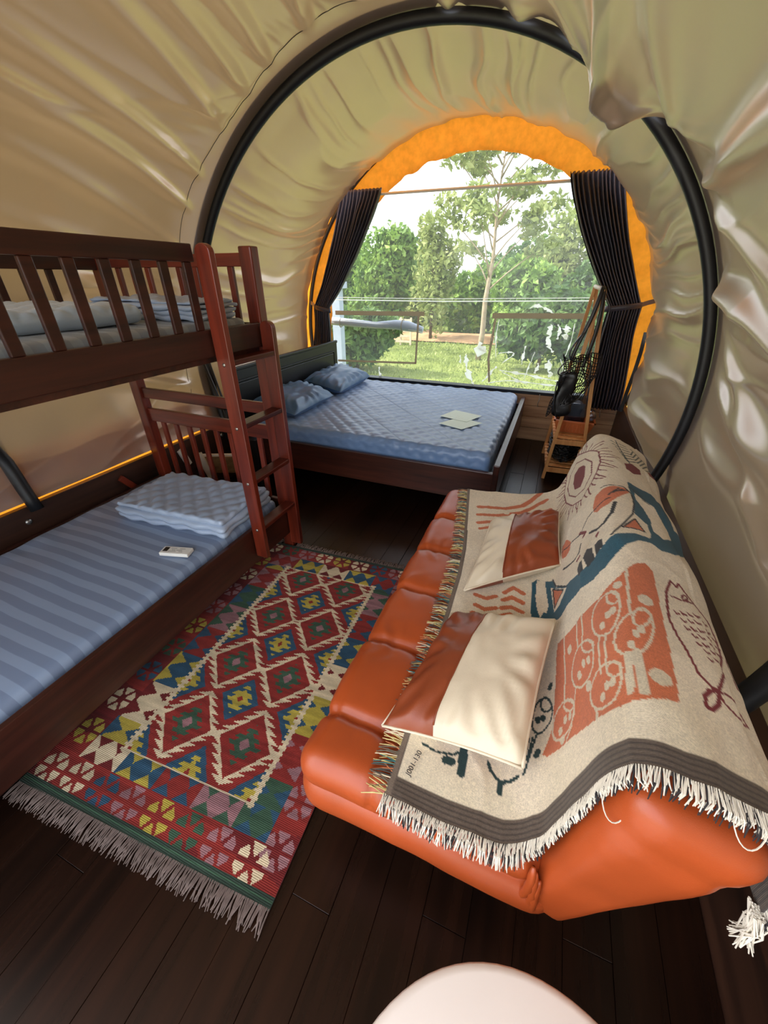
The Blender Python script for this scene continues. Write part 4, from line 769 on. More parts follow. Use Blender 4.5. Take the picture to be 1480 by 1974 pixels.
NEAR = np.array([(-.3, .425), (.036, .425), (.18, .42), (.311, .424), (.45, .462), (.52, .476), (.66, .479), (.717, .478), (.79, .468), (.93, .49), (1.1, .50), (1.4, .50)])
FAR = np.array([(-.3, 2.06), (-.106, 2.08), (.18, 2.13), (.342, 2.18), (.56, 2.21), (.756, 2.22), (1.0, 2.22), (1.4, 2.2)])
FRONT = np.array([(.3, .038), (.43, .036), (.6, .03), (1.07, .022), (1.3, .012), (1.48, -.006), (1.75, -.05), (2.07, -.106), (2.3, -.11)])
def throw():
    root = thing('throw_blanket', 'cream woven throw with cat, sun eye, mushroom and fish motifs draped over the sofa', 'blanket', (.2, 1.28, .45))
    c = .0038; T0, T1 = -.11, 1.27; nt_ = int((T1 - T0) / c); ny = int((2.22 - .42) / c)
    a = np.linspace(0, 1, ny); b = np.linspace(0, 1, nt_); A_, B_ = np.meshgrid(a, b, indexing='ij')
    T = T0 + B_ * (T1 - T0)
    for _ in range(6):                                    # blend the grid to the cloth's slanted edges
        Yn = np.interp(T, NEAR[:, 0], NEAR[:, 1]); Yf = np.interp(T, FAR[:, 0], FAR[:, 1]); Y = Yn + A_ * (Yf - Yn)
        t0 = np.interp(Y, FRONT[:, 0], FRONT[:, 1]); T = t0 + B_ * (T1 - t0)
    K = {k: np.array(lin(*v)[:3]) for k, v in dict(b=(234, 222, 198), g=(214, 202, 178), m=(122, 34, 40), t=(40, 88, 106), d=(44, 66, 66), k=(40, 42, 44), o=(206, 116, 78), h=(104, 92, 82), h2=(74, 66, 62)).items()}
    C = np.zeros(Y.shape + (3,)); C[:] = K['b']
    def inpoly(pts):
        P = np.array(pts); m = np.zeros(Y.shape, bool); j = len(P) - 1
        for i in range(len(P)):
            yi, ti = P[i]; yj, tj = P[j]
            cnd = ((ti > T) != (tj > T)) & (Y < (yj - yi) * (T - ti) / ((tj - ti) if abs(tj - ti) > 1e-9 else 1e-9) + yi); m ^= cnd; j = i
        return m
    def stroke(pts, w, k):
        P = np.array(pts); lo = P.min(0) - w; hi = P.max(0) + w
        sel = (Y > lo[0]) & (Y < hi[0]) & (T > lo[1]) & (T < hi[1])
        if not sel.any(): return
        y = Y[sel]; t = T[sel]; best = np.full(y.shape, 9.)
        for (y0, t_0), (y1, t_1) in zip(P[:-1], P[1:]):
            dy, dt = y1 - y0, t_1 - t_0; l2 = dy * dy + dt * dt + 1e-12; s = np.clip(((y - y0) * dy + (t - t_0) * dt) / l2, 0, 1)
            best = np.minimum(best, np.hypot(y - y0 - s * dy, t - t_0 - s * dt))
        cc = C[sel]; cc[best < max(w, .0065) / 2] = K[k]; C[sel] = cc
    order = [('o', 17)]
    F_ = list(FILLS)
    for k, p in F_:
        C[inpoly(p)] = K[k]
    for k, w, p in STROKES: stroke(p, w, k)
    eye = np.array(STROKES[0][2]); cen = eye[:-1].mean(0); cl = np.vstack([eye]); seg = np.r_[0, np.cumsum(np.hypot(*np.diff(cl, axis=0).T))]
    for i in range(46):
        s = seg[-1] * i / 46; p = np.array([np.interp(s, seg, cl[:, 0]), np.interp(s, seg, cl[:, 1])]); d = (p - cen); d /= np.linalg.norm(d) + 1e-9
        L_ = (.055, .085, .065)[i % 3]; q = p + d * L_ + np.array([-d[1], d[0]]) * .012 * math.sin(i * 2.1)
        stroke([p, (p + q) / 2 + np.array([-d[1], d[0]]) * .005, q], .0055, 'm')
    hem = Y - np.interp(T, NEAR[:, 0], NEAR[:, 1]); hr = A_ * 1.73; C[hr < .052] = K['h']; C[(hr < .052) & (np.arange(ny)[:, None] % 3 == 0)] = K['h2']
    hf = T - np.interp(Y, FRONT[:, 0], FRONT[:, 1]); C[hf < .017] = K['h'] * 1.5; C[(hf > .014) & (hf < .018)] = K['h']
    C *= (1 + .07 * vnoise(Y * 160, T * 160, 3) + .05 * vnoise(Y * 9, T * 9, 5))[..., None]
    PX, PZ = prof(T)
    e = .01; x1, z1 = prof(T + e); x0, z0 = prof(T - e); nx, nz = -(z1 - z0), (x1 - x0); ln = np.hypot(nx, nz) + 1e-9; nx, nz = nx / ln, nz / ln
    w = .0035 * fbm(Y * 5 + T * 2, T * 4, 4) + .004 * (1 - np.abs(vnoise(Y * 4 + T * 3, T * 9 - Y * 2, 8))) ** 3
    val = np.exp(-((T - .33) / .09) ** 2); w = w * (1 + 1.2 * val)
    w += .012 * np.exp(-(hem / .12) ** 2) * np.exp(-((T - .75) / .16) ** 2) + .010 * np.exp(-((Y - 1.18 - .15 * (T - .6)) / .09) ** 2) * sstep(.45, .62, T) * (1 - sstep(1.0, 1.2, T))
    w += np.where(T > .95, .006 * np.sin(Y * 14 + 2 * vnoise(Y * 3, T, 3)), 0)
    w = np.maximum(w, -.002) + .002
    V = np.stack([PX + nx * w, Y, PZ + nz * w], -1)
    o = obj('woven_cloth', V, gridf(ny, nt_)[:, ::-1], M['throw'], root, True)
    at = o.data.color_attributes.new('pattern', 'FLOAT_COLOR', 'POINT'); cc = np.ones((ny * nt_, 4)); cc[:, :3] = np.clip(C.reshape(-1, 3), 0, 1); at.data.foreach_set('color', cc.ravel())
    m = o.modifiers.new('thick', 'SOLIDIFY'); m.thickness = .005; m.offset = -1
    # fringe along the near hem: pale strands over dark ones
    for mat, n_, sd in (('fringe_white', 620, 1), ('fringe_dark', 330, 2)):
        rr = random.Random(sd); parts = []
        for i in range(n_):
            j = int((i + rr.random() * .8) / n_ * (nt_ - 3)); p = V[0, j] + np.array([0, .004, .001]); t = T[0, j]
            nn = np.array([nx[0, j], 0, nz[0, j]]); k = rr.uniform(-.014, .014); tx = np.array([nz[0, j], 0, -nx[0, j]])
            L_ = rr.uniform(.034, .052); dn = .3 if mat == 'fringe_white' else .5
            top = t < .36
            q1 = p + np.array([0, -L_ * .5, 0]) + tx * k * .5 + nn * (.006 - .001 * sd) + np.array([0, 0, -.004 if top else -.012])
            q2 = p + np.array([0, -L_ * (.75 if top else .62), 0]) + tx * k + np.array([0, 0, -.03 if top else -.036 * dn * 2 * rr.uniform(.6, 1.2)])
            parts.append(tubev([p, q1, q2], [.0013, .0014, .0009], 4))
        if sd == 1:                                       # a few loose loops
            for j in (int(nt_ * .50), int(nt_ * .66)):
                p = V[0, j]; parts.append(tubev([p + np.array([.022 - .022 * math.cos(s), -.035 * math.sin(s) - .004 * s, -.045 * math.sin(s)]) for s in np.linspace(0, 3.0, 14)], .0011, 4))
        Vv, Ff = join(parts); f_ = obj('fringe', Vv, Ff, M[mat], root); f_['kind'] = 'stuff'
    parts = []; cols = []; rr = random.Random(5); pal = [lin(206, 190, 130), lin(190, 170, 110), lin(60, 110, 110), lin(220, 206, 176), lin(110, 100, 84), lin(190, 120, 80), lin(70, 70, 66)]
    for i in range(420):
        j = int((i + rr.random() * .8) / 420 * (ny - 2)); p = V[j, 0] + np.array([.003, 0, .0]); L_ = rr.uniform(.040, .058); k = rr.uniform(-.018, .018)
        y = p[1]; dip = min(abs(y - s) for s in SEAMS); dz = -.006
        tv = tubev([p, p + np.array([-L_ * .5, k * .5, .001]), p + np.array([-L_, k, dz])], [.0016, .0017, .0011], 4); parts.append(tv)
        cl_ = pal[int((i // 6) * 2.7 + rr.random() * 2) % 7]; cols += [cl_] * len(tv[0])
    Vv, Ff = join(parts); f_ = obj('fringe', Vv, Ff, M['fringe_mix'], root); f_['kind'] = 'stuff'
    at = f_.data.color_attributes.new('pattern', 'FLOAT_COLOR', 'POINT'); at.data.foreach_set('color', np.array(cols, float).ravel())
    # hanging tassel at the rear near corner
    parts = [tubev([(.565 + rr.uniform(-.01, .01), .50 + rr.uniform(-.02, .02), .515), (.562 + rr.uniform(-.012, .012), .485 + rr.uniform(-.02, .02), .49), (.555 + rr.uniform(-.02, .02), .475 + rr.uniform(-.025, .02), .45)], [.0018, .0018, .0012], 4) for _ in range(60)]
    Vv, Ff = join(parts); f_ = obj('fringe', Vv, Ff, M['fringe_white'], root); f_['kind'] = 'stuff'
    # woven code near the front hem
    cu = bpy.data.curves.new('code', 'FONT'); cu.body = 'J001-130'; cu.size = .019; cu.extrude = .0002
    to = bpy.data.objects.new('tmp', cu); COL.objects.link(to); dg = bpy.context.evaluated_depsgraph_get(); me = bpy.data.meshes.new_from_object(to.evaluated_get(dg))
    bpy.data.objects.remove(to); to = bpy.data.objects.new('woven_code', me); COL.objects.link(to); me.materials.clear(); me.materials.append(M['ink']); to.parent = root
    to.location = Vector((-.128, .484, .489)) - wpos(root); to.rotation_euler = (0, 0, rad(80))
throw()

# ================================================================ cushions
def cushion(label, corners, h, split, left, right, seed):
    root = thing('cushion', label, 'cushion', tuple(np.mean(np.array(corners), 0)), 'two-tone leather cushions')
    n = 37; t_, b_, f = pillowv(corners, h, n, .04, seed, .006, .40); s = int(split * (n - 1))
    for G, (cl, cr_), fl_ in ((t_, (left, right), False), (b_, (right, left), True)):
        for a, z_, c_ in ((0, s + 1, cl), (s, n, cr_)):
            g = G[a:z_]; ff = gridf(g.shape[0], n); ff = ff[:, ::-1] if fl_ else ff
            obj(c_ + '_panel', g, ff, M[c_ + '_leather'], root, True)
    tube('seam', [tuple(p + np.array([0, 0, .001])) for p in t_[s, 1:-1]], .0025, M['brown_leather'], root, 6)
    for e in (t_[0], t_[-1], t_[:, 0], t_[:, -1]): tube('piping', [tuple(p) for p in e[::3]], .004, M['cream_leather'], root, 6)
cushion('cream and brown leather cushion, brown half against the sofa back, beside the sleeping cat motif', [(-.144, 1.184, .505), (.188, 1.403, .57), (.168, 1.766, .61), (-.124, 1.705, .52)], .13, .40, 'cream', 'brown', 4)
cushion('brown and cream leather cushion, cream half against the sofa back, beside the orange mushroom panel', [(-.237, .571, .50), (.119, .562, .57), (.168, 1.033, .615), (-.155, 1.03, .525)], .13, .40, 'brown', 'cream', 7)

# ================================================================ round table
tb = thing('round_table', 'small white round side table beside the sofa end', 'table', (.20, -.03, 0))
v, f = lathe([(.0, .435), (.285, .435), (.296, .44), (.300, .450), (.296, .459), (.285, .462), (0, .462)], (.20, -.03, 0), 72); obj('table_top', v, f, M['white_paint'], tb, True)
v, f = lathe([(.14, 0), (.14, .012), (.03, .022), (.022, .05), (.022, .40), (.05, .436)], (.20, -.03, 0), 32); obj('pedestal', v, f, M['white_paint'], tb, True)

# ================================================================ curtains and rod
rd = thing('curtain_rod', 'thin grey curtain rod spanning the end window', 'rod', (-.98, 4.36, 2.2))
tube('bar', [(-2.225, 4.392, 2.235), (-1.0, 4.392, 2.23), (.265, 4.392, 2.225)], .012, M['rod'], rd, 10)
for x in (-2.222, .262): beam('bracket', (x, 4.385, 2.23), (x, 4.478, 2.23), .02, .02, M['rod'], rd)
def curtain(label, top, mid, bot, zt, zm, zb, seed, side):
    root = thing('curtain', label, 'curtain', ((bot[0] + bot[1]) / 2, 4.36, zb), 'charcoal curtains at the end window')
    nu, nv = 260, 70; U, W = np.meshgrid(np.linspace(0, 1, nu), np.linspace(0, 1, nv), indexing='ij'); Z = zt + W * (zb - zt)
    vm = (zt - zm) / (zt - zb)
    def mix(i):
        a = np.clip(W / vm, 0, 1) ** 1.25; b = sstep(vm, min(1, vm + .45), W)
        return (top[i] * (1 - a) + mid[i] * a) * (1 - b) + bot[i] * b
    xl, xr = mix(0), mix(1); wd = xr - xl
    ph = U * 12 * 2 * math.pi + .5 * vnoise(U * 7, W * 2, seed)
    amp = .030 * (.55 + .6 * (wd / .45)) * (1 - .35 * np.exp(-((W - vm) / .05) ** 2)) * (1 + .4 * vnoise(U * 9, W * 1.5, seed + 2))
    amp = amp * (1 - .45 * (1 - sstep(.02, .12, W)))
    X = xl + U * wd  + .010 * fbm(U * 3, W * 4, seed)
    Y = 4.36 + amp * np.sin(ph) - .035 * np.exp(-((W - vm) / .10) ** 2) + .02 * fbm(U * 4, W * 3, seed + 5) * sstep(.02, .15, W)
    Zz = Z + .006 * np.cos(ph) * (W < .02)
    o = obj('drape', np.stack([X, Y, Zz], -1), gridf(nu, nv), M['curtain'], root, True)
    m = o.modifiers.new('thick', 'SOLIDIFY'); m.thickness = .003
    i = int(vm * (nv - 1)); ax, bx = float(xl[0, i]), float(xr[0, i]); y0 = float(Y[:, i].min()); y1 = float(Y[:, i].max())
    c_ = (ax + bx) / 2; rx = (bx - ax) / 2 + .012; ry = (y1 - y0) / 2 + .012; cy_ = (y0 + y1) / 2
    pts = [(c_ + rx * math.cos(t), cy_ + ry * math.sin(t), zm + .02 * side * math.cos(t)) for t in np.linspace(0, 2 * math.pi, 30)]
    V = []; F = []
    for k, p in enumerate(pts): V += [(p[0], p[1], p[2] - .022), (p[0], p[1], p[2] + .022)]
    F = [(2 * k, 2 * k + 2, 2 * k + 3, 2 * k + 1) for k in range(len(pts) - 1)]
    tb_ = obj('tieback', V, F, M['curtain'], root, True); m = tb_.modifiers.new('thick', 'SOLIDIFY'); m.thickness = .004
    ex = bx if side > 0 else ax
    strip('tie_strap', [(ex, cy_, zm + .02), (ex + side * .06, 4.40, zm + .035), (ex + side * .13, 4.46, zm + .05)], .036, M['curtain'], root, .004)
curtain('charcoal pleated curtain tied back by the headboard', (-2.235, -1.80), (-2.60, -2.415), (-2.72, -2.465), 2.27, 1.25, .56, 3, -1)
curtain('charcoal pleated curtain tied back behind the wooden rack', (-.16, .25), (.36, .62), (.36, .70), 2.275, 1.33, .44, 8, 1)

# ================================================================ wooden rack and what it holds
rk = thing('folding_rack', 'pale wooden folding A-frame rack standing in the corner by the right curtain', 'rack', (.27, 3.8, 0))
fA = dict(t=(.235, 3.50, 1.48), l=(.125, 3.50, 0), r=(.43, 3.52, 0)); fB = dict(t=(.205, 3.98, 1.49), l=(.095, 4.12, 0), r=(.44, 4.12, 0))
for f_ in (fA, fB):
    beam('leg', f_['t'], f_['l'], .026, .040, M['beech'], rk, (0, 1, 0)); beam('leg', (f_['t'][0] + .012, f_['t'][1] + .03, f_['t'][2]), (f_['r'][0], f_['r'][1] + .03, 0), .026, .040, M['beech'], rk, (0, 1, 0))
tube('top_bar', [fA['t'], fB['t']], .014, M['white_plastic'], rk, 10)
def lerp(a, b, t): return tuple(a[i] + (b[i] - a[i]) * t for i in range(3))
for z in (.36, .10):
    k = 1 - z / 1.48; L0 = lerp(fA['t'], fA['l'], k); R0 = lerp(fA['t'], fA['r'], k); L1 = lerp(fB['t'], fB['l'], k); R1 = lerp(fB['t'], fB['r'], k)
    beam('shelf_rail', L0, L1, .018, .03, M['beech'], rk); beam('shelf_rail', R0, R1, .018, .03, M['beech'], rk)
    for j in range(7):
        s = (j + .5) / 7; a = lerp(L0, L1, s); b = lerp(R0, R1, s); a = (a[0] - .012, a[1], z + .016); b = (b[0] + .012, b[1], z + .016)
        beam('shelf_slat', a, b, .050, .012, M['beech'], rk, bevel=.002)
    beam('shelf_apron', (L0[0], L0[1] - .02, z - .005), (R0[0], R0[1] - .02, z - .005), .012, .045, M['beech'], rk)
bk = thing('plastic_basket', 'shallow orange plastic basket on the rack shelf', 'basket', (.28, 3.84, .381))
def tray(c, sx, sy, h, fl_, t=.006):
    x0, y0, z0 = c; V = []
    for (ax, ay, z) in ((sx, sy, 0), (sx + fl_, sy + fl_, h), (sx + fl_ - t, sy + fl_ - t, h), (sx - t, sy - t, t)):
        V += [(x0 - ax, y0 - ay, z0 + z), (x0 + ax, y0 - ay, z0 + z), (x0 + ax, y0 + ay, z0 + z), (x0 - ax, y0 + ay, z0 + z)]
    F = [(3, 2, 1, 0), (12, 13, 14, 15)]
    for k in range(3):
        for i in range(4): a = k * 4 + i; b = k * 4 + (i + 1) % 4; F.append((a, b, b + 4, a + 4))
    return V, F
v, f = tray((.28, 3.84, .381), .125, .17, .11, .035); bsh = obj('basket_shell', v, f, M['basket'], bk, bevel=.003)
for k in range(9):
    for sx_ in (-1, 1): pass
    box('rib', .28 - .115 + k * .029 - .004, .28 - .115 + k * .029 + .004, 3.641, 3.662, .40, .475, M['basket'], bsh, .002)
v, f = join([beamv((.28 - .165, 3.84 + s * .203, .490), (.28 + .165, 3.84 + s * .203, .490), .014, .012) for s in (-1, 1)] + [beamv((.28 + s * .158, 3.63, .490), (.28 + s * .158, 4.05, .490), .014, .012) for s in (-1, 1)]); obj('rim', v, f, M['basket'], bsh)
pc = thing('plastic_tub', 'smoky translucent plastic tub of dark cloth standing in the orange basket', 'tub', (.255, 3.84, .387))
v, f = tray((.255, 3.84, .387), .090, .14, .25, .018, .004); obj('tub_wall', v, f, M['box_film'], pc)
V, F = soft_box((.255, 3.84, .512), (.150, .235, .20), .05, .025, lambda P, n: .012 * fbm(P[:, 0] * 14, P[:, 2] * 14 + P[:, 1] * 9, 3)); obj('folded_cloth', V, F, m_plain('dark_blue_grey_cloth', lin(62, 70, 86), .8, 0, .3, .2, 30, .1), pc, True)
tb2 = thing('plastic_cup', 'clear plastic jar lying beside the tub on the rack', 'jar', (.401, 3.76, .49))
V, F = lathe([(.035, 0), (.042, .02), (.042, .10), (.03, .115)], (0, 0, 0), 20); V = [(.401 + p[0], 3.76 + p[2] - .05, .528 + p[1]) for p in V]; obj('jar_wall', V, F, M['box_film'], tb2, True)
# black coiled strands on the low shelf
rr = random.Random(4); parts = []
for k in range(44):
    z = .140 + .0045 * k; a0 = rr.uniform(0, 6.28); rx, ry = .105 + rr.uniform(-.03, .025), .20 + rr.uniform(-.05, .03); ph = rr.uniform(0, 6); fq = rr.choice((9, 11, 13))
    parts.append(tubev([(.255 + rx * math.cos(a) * (1 + .06 * math.sin(fq * a + ph)), 3.78 + ry * math.sin(a) * (1 + .05 * math.sin(fq * a)), z + .010 * math.sin(fq * a + ph)) for a in np.linspace(a0, a0 + 6.0, 54)], .0055, 5))
V, F = join(parts); co = obj('black_coil', V, F, M['black_plastic'], None, True); tag(co, 'heap of glossy black wavy strands on the low rack shelf', 'cable')
# black mesh bag hanging off the rack top
bg = thing('mesh_bag', 'black mesh bag with dangling straps hanging from the rack top', 'bag', (.20, 3.46, .6))
def strap(pts, w, n=10):
    P = np.array(pts, float); t = np.linspace(0, len(P) - 1, (len(P) - 1) * 6 + 1)
    Q = np.stack([np.interp(t, range(len(P)), P[:, i]) for i in range(3)], 1)
    Q = np.stack([np.convolve(np.pad(Q[:, i], 3, 'edge'), np.ones(7) / 7, 'valid') for i in range(3)], 1)
    tube('strap', [tuple(q) for q in Q], w * 1.5, M['black_plastic'], bg, 6, .35)
strap([(.232, 3.535, 1.482), (.232, 3.505, 1.505), (.228, 3.465, 1.46), (.20, 3.44, 1.28), (.15, 3.43, 1.12), (.13, 3.43, 1.00)], .009)
strap([(.236, 3.555, 1.482), (.238, 3.52, 1.505), (.248, 3.465, 1.45), (.26, 3.44, 1.25), (.24, 3.43, 1.08), (.22, 3.43, .95)], .009)
strap([(.20, 3.45, 1.24), (.13, 3.42, 1.14), (.10, 3.41, 1.05), (.16, 3.41, 1.0), (.22, 3.41, 1.02)], .009)
strap([(.12, 3.42, 1.04), (.04, 3.40, .92), (.10, 3.40, .90), (.18, 3.40, 1.0)], .008)
strap([(.24, 3.43, 1.1), (.29, 3.41, .95), (.27, 3.41, .86), (.20, 3.41, .82)], .009)
strap([(.20, 3.42, 1.0), (.27, 3.40, .88), (.29, 3.40, .80), (.26, 3.40, .72)], .008)
strap([(.07, 3.42, .88), (.07, 3.40, .72), (.10, 3.40, .62), (.12, 3.40, .58)], .012)
strap([(.10, 3.41, .66), (.18, 3.40, .68), (.25, 3.40, .74), (.29, 3.41, .82)], .007)
U, W = np.meshgrid(np.linspace(0, 1, 16), np.linspace(0, 1, 24), indexing='ij')
XX = .07 + .20 * U * (1 - .25 * W) + .03 * np.sin(W * 5) + .06 * (1 - W) * U; ZZ = .60 + .46 * (1 - W) + .03 * fbm(U * 4, W * 4, 3); YB = 3.425 + .03 * fbm(U * 4, W * 5, 9)
G = np.stack([XX, YB, ZZ], -1); parts = []
for i in range(16): parts.append(tubev([tuple(p) for p in G[i]], .0034, 4))
for j in range(24): parts.append(tubev([tuple(p) for p in G[:, j]], .0034, 4))
V, F = join(parts); nn_ = obj('netting', V, F, M['black_plastic'], bg); nn_['kind'] = 'stuff'
V, F = soft_box((.14, 3.43, .76), (.13, .05, .34), .022, .02, lambda P, n: .010 * fbm(P[:, 0] * 20, P[:, 2] * 12, 3)); obj('pouch', V, F, M['black_plastic'], bg, True)
# black strap running down the right side of the window
sp = strip('canvas_strap', [(.694, 4.225, 1.15), (.703, 4.225, .99), (.702, 4.225, .84), (.690, 4.22, .62), (.690, 4.21, .47)], .03, M['hoop'], None, .008); tag(sp, 'black strap slanting down beside the right curtain', 'strap')

# ================================================================ outside
struct(box('added_bounce_slab', -7, 7, -10, -.80, -.62, -.42, m_plain('pale_bounce_slab', lin(168, 160, 148), .85, 0, .2, .12, 1.5, .2), None, .01))  # unseen slab added behind the camera to neutralise the lawn's green bounce light
ns = 70; U, W = np.meshgrid(np.linspace(-40, 40, ns), np.linspace(-40, 60, ns), indexing='ij')
struct(obj('ground', np.stack([U, W, -.55 + .06 * fbm(U * .3, W * .3, 3) + .012 * np.maximum(W - 12, 0)], -1), gridf(ns, ns), M['grass'], None, True, origin=(0, 0, -.6)))
def gz(x, y): return float(-.55 + .06 * fbm(np.array(x * .3), np.array(y * .3), 3) + .012 * max(y - 12, 0))
U, W = np.meshgrid(np.linspace(-12, 6, 40), np.linspace(0, 1, 10), indexing='ij')
Yd = 15.2 + .4 * fbm(U * .7, U * 0, 2) + W * 3.2; Gz = -.55 + .06 * fbm(U * .3, Yd * .3, 3) + .012 * np.maximum(Yd - 12, 0) + .04 + .10 * np.sin(W * np.pi)
tag(obj('dirt_strip', np.stack([U, Yd, Gz], -1), gridf(40, 10), M['earth'], None, True), 'bare brown earth strip at the far edge of the lawn', 'soil', None, 'stuff')
rr = random.Random(12); nb = 16000; bl_ = []
ra = np.random.RandomState(5); bx = ra.uniform(-9, 3, nb); by = 5.5 + ra.rand(nb) ** 1.3 * 9.6; bh = ra.uniform(.04, .11, nb); ba = ra.uniform(0, 6.28, nb)
zb_ = -.55 + .06 * fbm(bx * .3, by * .3, 3) + .012 * np.maximum(by - 12, 0) - .01
wv = .012 + .0008 * by
V = np.stack([np.stack([bx - wv * np.cos(ba), by - wv * np.sin(ba), zb_], -1), np.stack([bx + wv * np.cos(ba), by + wv * np.sin(ba), zb_], -1), np.stack([bx + .04 * np.sin(ba * 3), by + .04 * np.cos(ba * 5), zb_ + bh], -1)], 1).reshape(-1, 3)
tag(obj('lawn_grass', V, np.arange(nb * 3).reshape(-1, 3), M['leaf_pale']), 'short sunlit grass blades of the lawn outside', 'grass', None, 'stuff')

def crown(parent, blobs, n, size, mat, seed, name='foliage', long=1.8):
    r_ = np.random.RandomState(seed); P = []
    vol = np.array([b[3] * b[4] * b[5] for b in blobs]) ** .7; cnt = (n * vol / vol.sum()).astype(int)
    for (x, y, z, a, b, c), k in zip(blobs, cnt):
        d = r_.normal(size=(k, 3)); d /= np.linalg.norm(d, axis=1, keepdims=True); rr_ = r_.rand(k, 1) ** .42
        lump = 1 + .35 * vnoise(d[:, :1] * 2.3 + seed, d[:, 2:] * 2.3 + d[:, 1:2] * 1.7, seed)
        P.append(np.array([x, y, z]) + d * rr_ * lump * np.array([a, b, c]))
    P = np.vstack(P); k = len(P)
    a = r_.normal(size=(k, 3)); a /= np.linalg.norm(a, axis=1, keepdims=True); b = np.cross(a, r_.normal(size=(k, 3))); b /= np.linalg.norm(b, axis=1, keepdims=True)
    s = (size * r_.uniform(.6, 1.3, (k, 1)))
    V = np.stack([P - a * s * long / 2, P + b * s / 2 + np.cross(a, b) * s * .15, P + a * s * long / 2, P - b * s / 2 + np.cross(a, b) * s * .15], 1).reshape(-1, 3)
    o = obj(name, V, np.arange(k * 4).reshape(-1, 4), M[mat], parent); o['kind'] = 'stuff'; return o
def tree(name, label, x, y, blobs, n, size, mat, seed, trunk=.08, th_=1.2, cat='tree', group='trees beyond the lawn', bark='dark_bark'):
    z0 = gz(x, y); root = thing(name, label, cat, (x, y, z0), group)
    tube('trunk', [(x, y, z0 - .1), (x + .04, y, z0 + th_ * .5), (x - .03, y + .05, z0 + th_)], [trunk, trunk * .85, trunk * .6], M[bark], root, 8)
    crown(root, blobs, n, size, mat, seed); return root
GT = 'trees beyond the lawn'
tree('broad_tree', 'olive green tree behind the headboard end of the window', -10.17, 19.9, [(-10.3, 19.9, 1.07, 1.6, 1.2, 1.7), (-9.6, 19.9, 2.03, 1.0, .95, .95)], 5200, .17, 'leaf', 1)
tree('broad_tree', 'bright green rounded tree with a bare pale trunk in front', -6.9, 17.6, [(-6.9, 17.6, 1.6, 1.3, 1.0, 1.5), (-6.5, 17.6, 2.6, .8, .7, .7), (-7.3, 17.4, .4, 1.2, 1, .8)], 6000, .15, 'leaf', 2)
tree('slim_tree', 'tall slim pale green tree left of the bare-branched tree', -4.4, 15.4, [(-4.35, 15.4, 1.32, .82, .68, 1.38), (-4.53, 15.4, 2.79, .5, .46, .73), (-3.9, 15.4, 2.15, .55, .5, .64)], 2000, .12, 'leaf_pale', 3, .06, 2.6)
tree('broad_tree', 'yellow green tree standing left of the right curtain', -.42, 20.9, [(-.35, 20.9, 2.52, 1.03, .9, 1.48), (-.8, 20.9, 1.15, 1.38, 1.0, 1.25)], 3600, .15, 'leaf_pale', 4, .07, 2.2)
tree('dense_tree', 'dense green citrus tree at the right of the lawn', -1.25, 15.4, [(-1.25, 15.4, .75, 1.2, 1.0, 1.15), (-1.05, 15.4, 1.5, .75, .7, .6)], 6500, .14, 'leaf', 5)
tree('dense_tree', 'dense dark green tree partly hidden by the right curtain', .95, 17.9, [(.95, 17.9, .8, 1.35, .95, 1.4), (1.75, 17.8, .95, 1.1, .9, 1.35)], 6000, .15, 'leaf_dark', 6)
tree('broad_tree', 'mid green tree behind the pale bare trunk', -3.35, 18.4, [(-3.3, 18.4, .66, 1.55, 1.0, 1.31), (-2.72, 18.2, 1.39, .84, .73, .73)], 5200, .15, 'leaf', 7)
tree('broad_tree', 'green tree low behind the wooden pallets', -6.27, 21.2, [(-6.27, 21.2, .4, 1.68, 1.05, 1.25)], 3800, .16, 'leaf_pale', 8)
for fx_, fw_, fl_, fs_ in ((-2.4, 2.0, 'deep green far tree seen behind the slender bare trunk', 9), (-8.2, 2.0, 'deep green far tree behind the bright green rounded tree', 19), (3.3, 1.9, 'deep green far tree rising behind the dark tree by the right curtain', 29)):
    tree('broad_tree', fl_, fx_, 25.5, [(fx_, 25.5, 1.15, fw_, 1.3, 1.9)], 3000, .24, 'leaf_dark', fs_)
tree('leafy_bush', 'dark glossy leafy bush beside the pale blue post', -4.75, 9.8, [(-4.8, 9.8, .28, .95, .7, .65), (-4.2, 9.8, .45, .6, .5, .5), (-5.2, 9.7, .1, .7, .5, .6)], 3600, .13, 'leaf_dark', 10, .05, .6, 'bush')
tree('leafy_bush', 'dark leafy bush behind the creased vinyl', -.35, 11.6, [(-.3, 11.6, .5, 1.05, .7, .85), (.5, 11.5, .6, .8, .6, .8), (-.9, 11.7, .3, .6, .5, .6)], 5200, .12, 'leaf_dark', 11, .05, .6, 'bush')
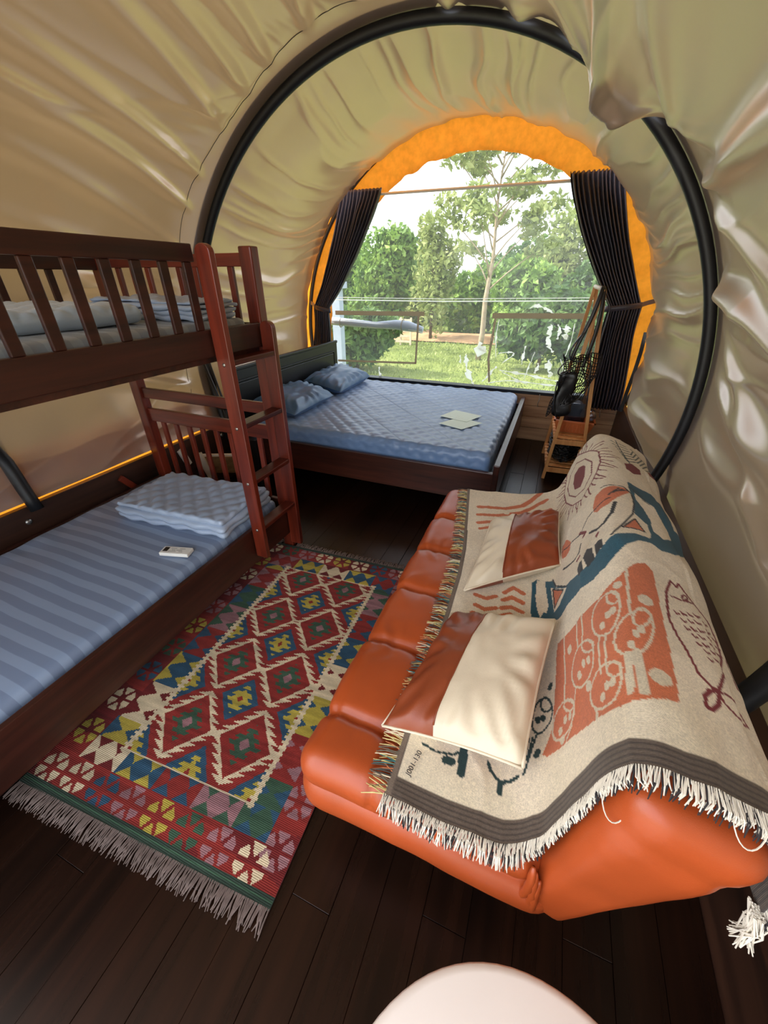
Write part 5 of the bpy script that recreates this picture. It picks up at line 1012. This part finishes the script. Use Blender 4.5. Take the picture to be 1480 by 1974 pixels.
# slender bare-branched tree in the middle
bx0, by0 = -2.05, 12.4; bz0 = gz(bx0, by0)
bt = thing('slender_tree', 'tall slender pale-barked tree with airy feathery crown in mid lawn', 'tree', (bx0, by0, bz0), GT)
tube('trunk', [(bx0, by0, bz0 - .1), (bx0 + .05, by0, .2), (bx0 + .02, by0, 1.0), (bx0 + .10, by0, 2.0), (bx0 + .05, by0, 3.2), (bx0 + .12, by0, 4.6)], [.085, .075, .065, .045, .03, .012], M['bark'], bt, 9)
rr = random.Random(31); blobs = []
for k in range(22):
    z0 = 1.25 + k * .13; a = k * 2.399 + rr.uniform(-.3, .3); L_ = (1.9 - .045 * k) * rr.uniform(.7, 1.0); dz = L_ * rr.uniform(.55, .95)
    p0 = Vector((bx0 + .06, by0, z0)); p3 = p0 + Vector((math.cos(a) * L_, math.sin(a) * L_ * .7, dz)); p1 = p0.lerp(p3, .35) + Vector((0, 0, .06)); p2 = p0.lerp(p3, .7) + Vector((0, 0, .05))
    tube('branch', [p0, p1, p2, p3], [.022, .016, .010, .004], M['bark'], bt, 5)
    if p3.z > 2.2: blobs += [(p3.x, p3.y, p3.z, .42, .36, .20), (p2.x + rr.uniform(-.2, .2), p2.y, p2.z + .1, .26, .26, .13)]
    else: blobs += [(p3.x, p3.y, p3.z, .25, .25, .15)]
crown(bt, blobs, 3600, .085, 'leaf_pale', 41, long=2.2)
# wooden pallets, earth mound, pale post and rolled vinyl outside
pf = thing('wooden_pallet', 'pale wooden pallet standing at the edge of the lawn', 'pallet', (-5.15, 14.2, gz(-5.15, 14.2)))
gzp = gz(-5.15, 14.2)
for k in range(5): beam('slat', (-5.55, 14.2, gzp + .12 + k * .17), (-4.75, 14.25, gzp + .12 + k * .17), .03, .07, M['pale_wood'], pf)
for x in (-5.52, -5.15, -4.78): beam('upright', (x, 14.26, gzp - .02), (x, 14.26, gzp + .88), .06, .06, M['pale_wood'], pf)
po = thing('porch_post', 'pale blue painted post just outside the window', 'post', (-2.98, 5.6, gz(-2.98, 5.6)))
shf = box('shaft', -3.06, -2.93, 5.55, 5.67, gz(-2.98, 5.6) - .05, 1.42, M['post_paint'], po); box('cap', -3.10, -2.88, 5.51, 5.71, 1.42, 1.50, M['post_paint'], shf)
rv = thing('rolled_vinyl', 'bundle of rolled clear vinyl tied outside the window', 'roll', (-2.0, 4.66, 1.04))
pts = [(-2.62, 4.66, 1.10), (-2.3, 4.66, 1.085), (-2.0, 4.66, 1.07), (-1.75, 4.66, 1.085), (-1.6, 4.66, 1.075), (-1.42, 4.66, 1.045)]
rl = tube('roll', pts, [.045, .042, .036, .05, .055, .03], M['post_paint'], rv, 14); 
for k, (x, r_) in enumerate(((-2.45, .048), (-1.66, .058))): tube('tie', [(x + .004 * math.sin(t), 4.66 + r_ * math.cos(t), 1.083 + r_ * math.sin(t)) for t in np.linspace(0, 6.28, 18)], .006, M['tape'], rl, 6)
for k in range(4): tube('fold', [(p[0], p[1] - .035 + .01 * k, p[2] + .03 * math.sin(k * 2 + i)) for i, p in enumerate(pts)], .010, M['glare_crease'], rl, 6)
beam('bracket', (-2.62, 4.66, 1.10), (-2.62, 4.56, 1.12), .02, .02, M['rod'], rv)
bpy.context.view_layer.update()
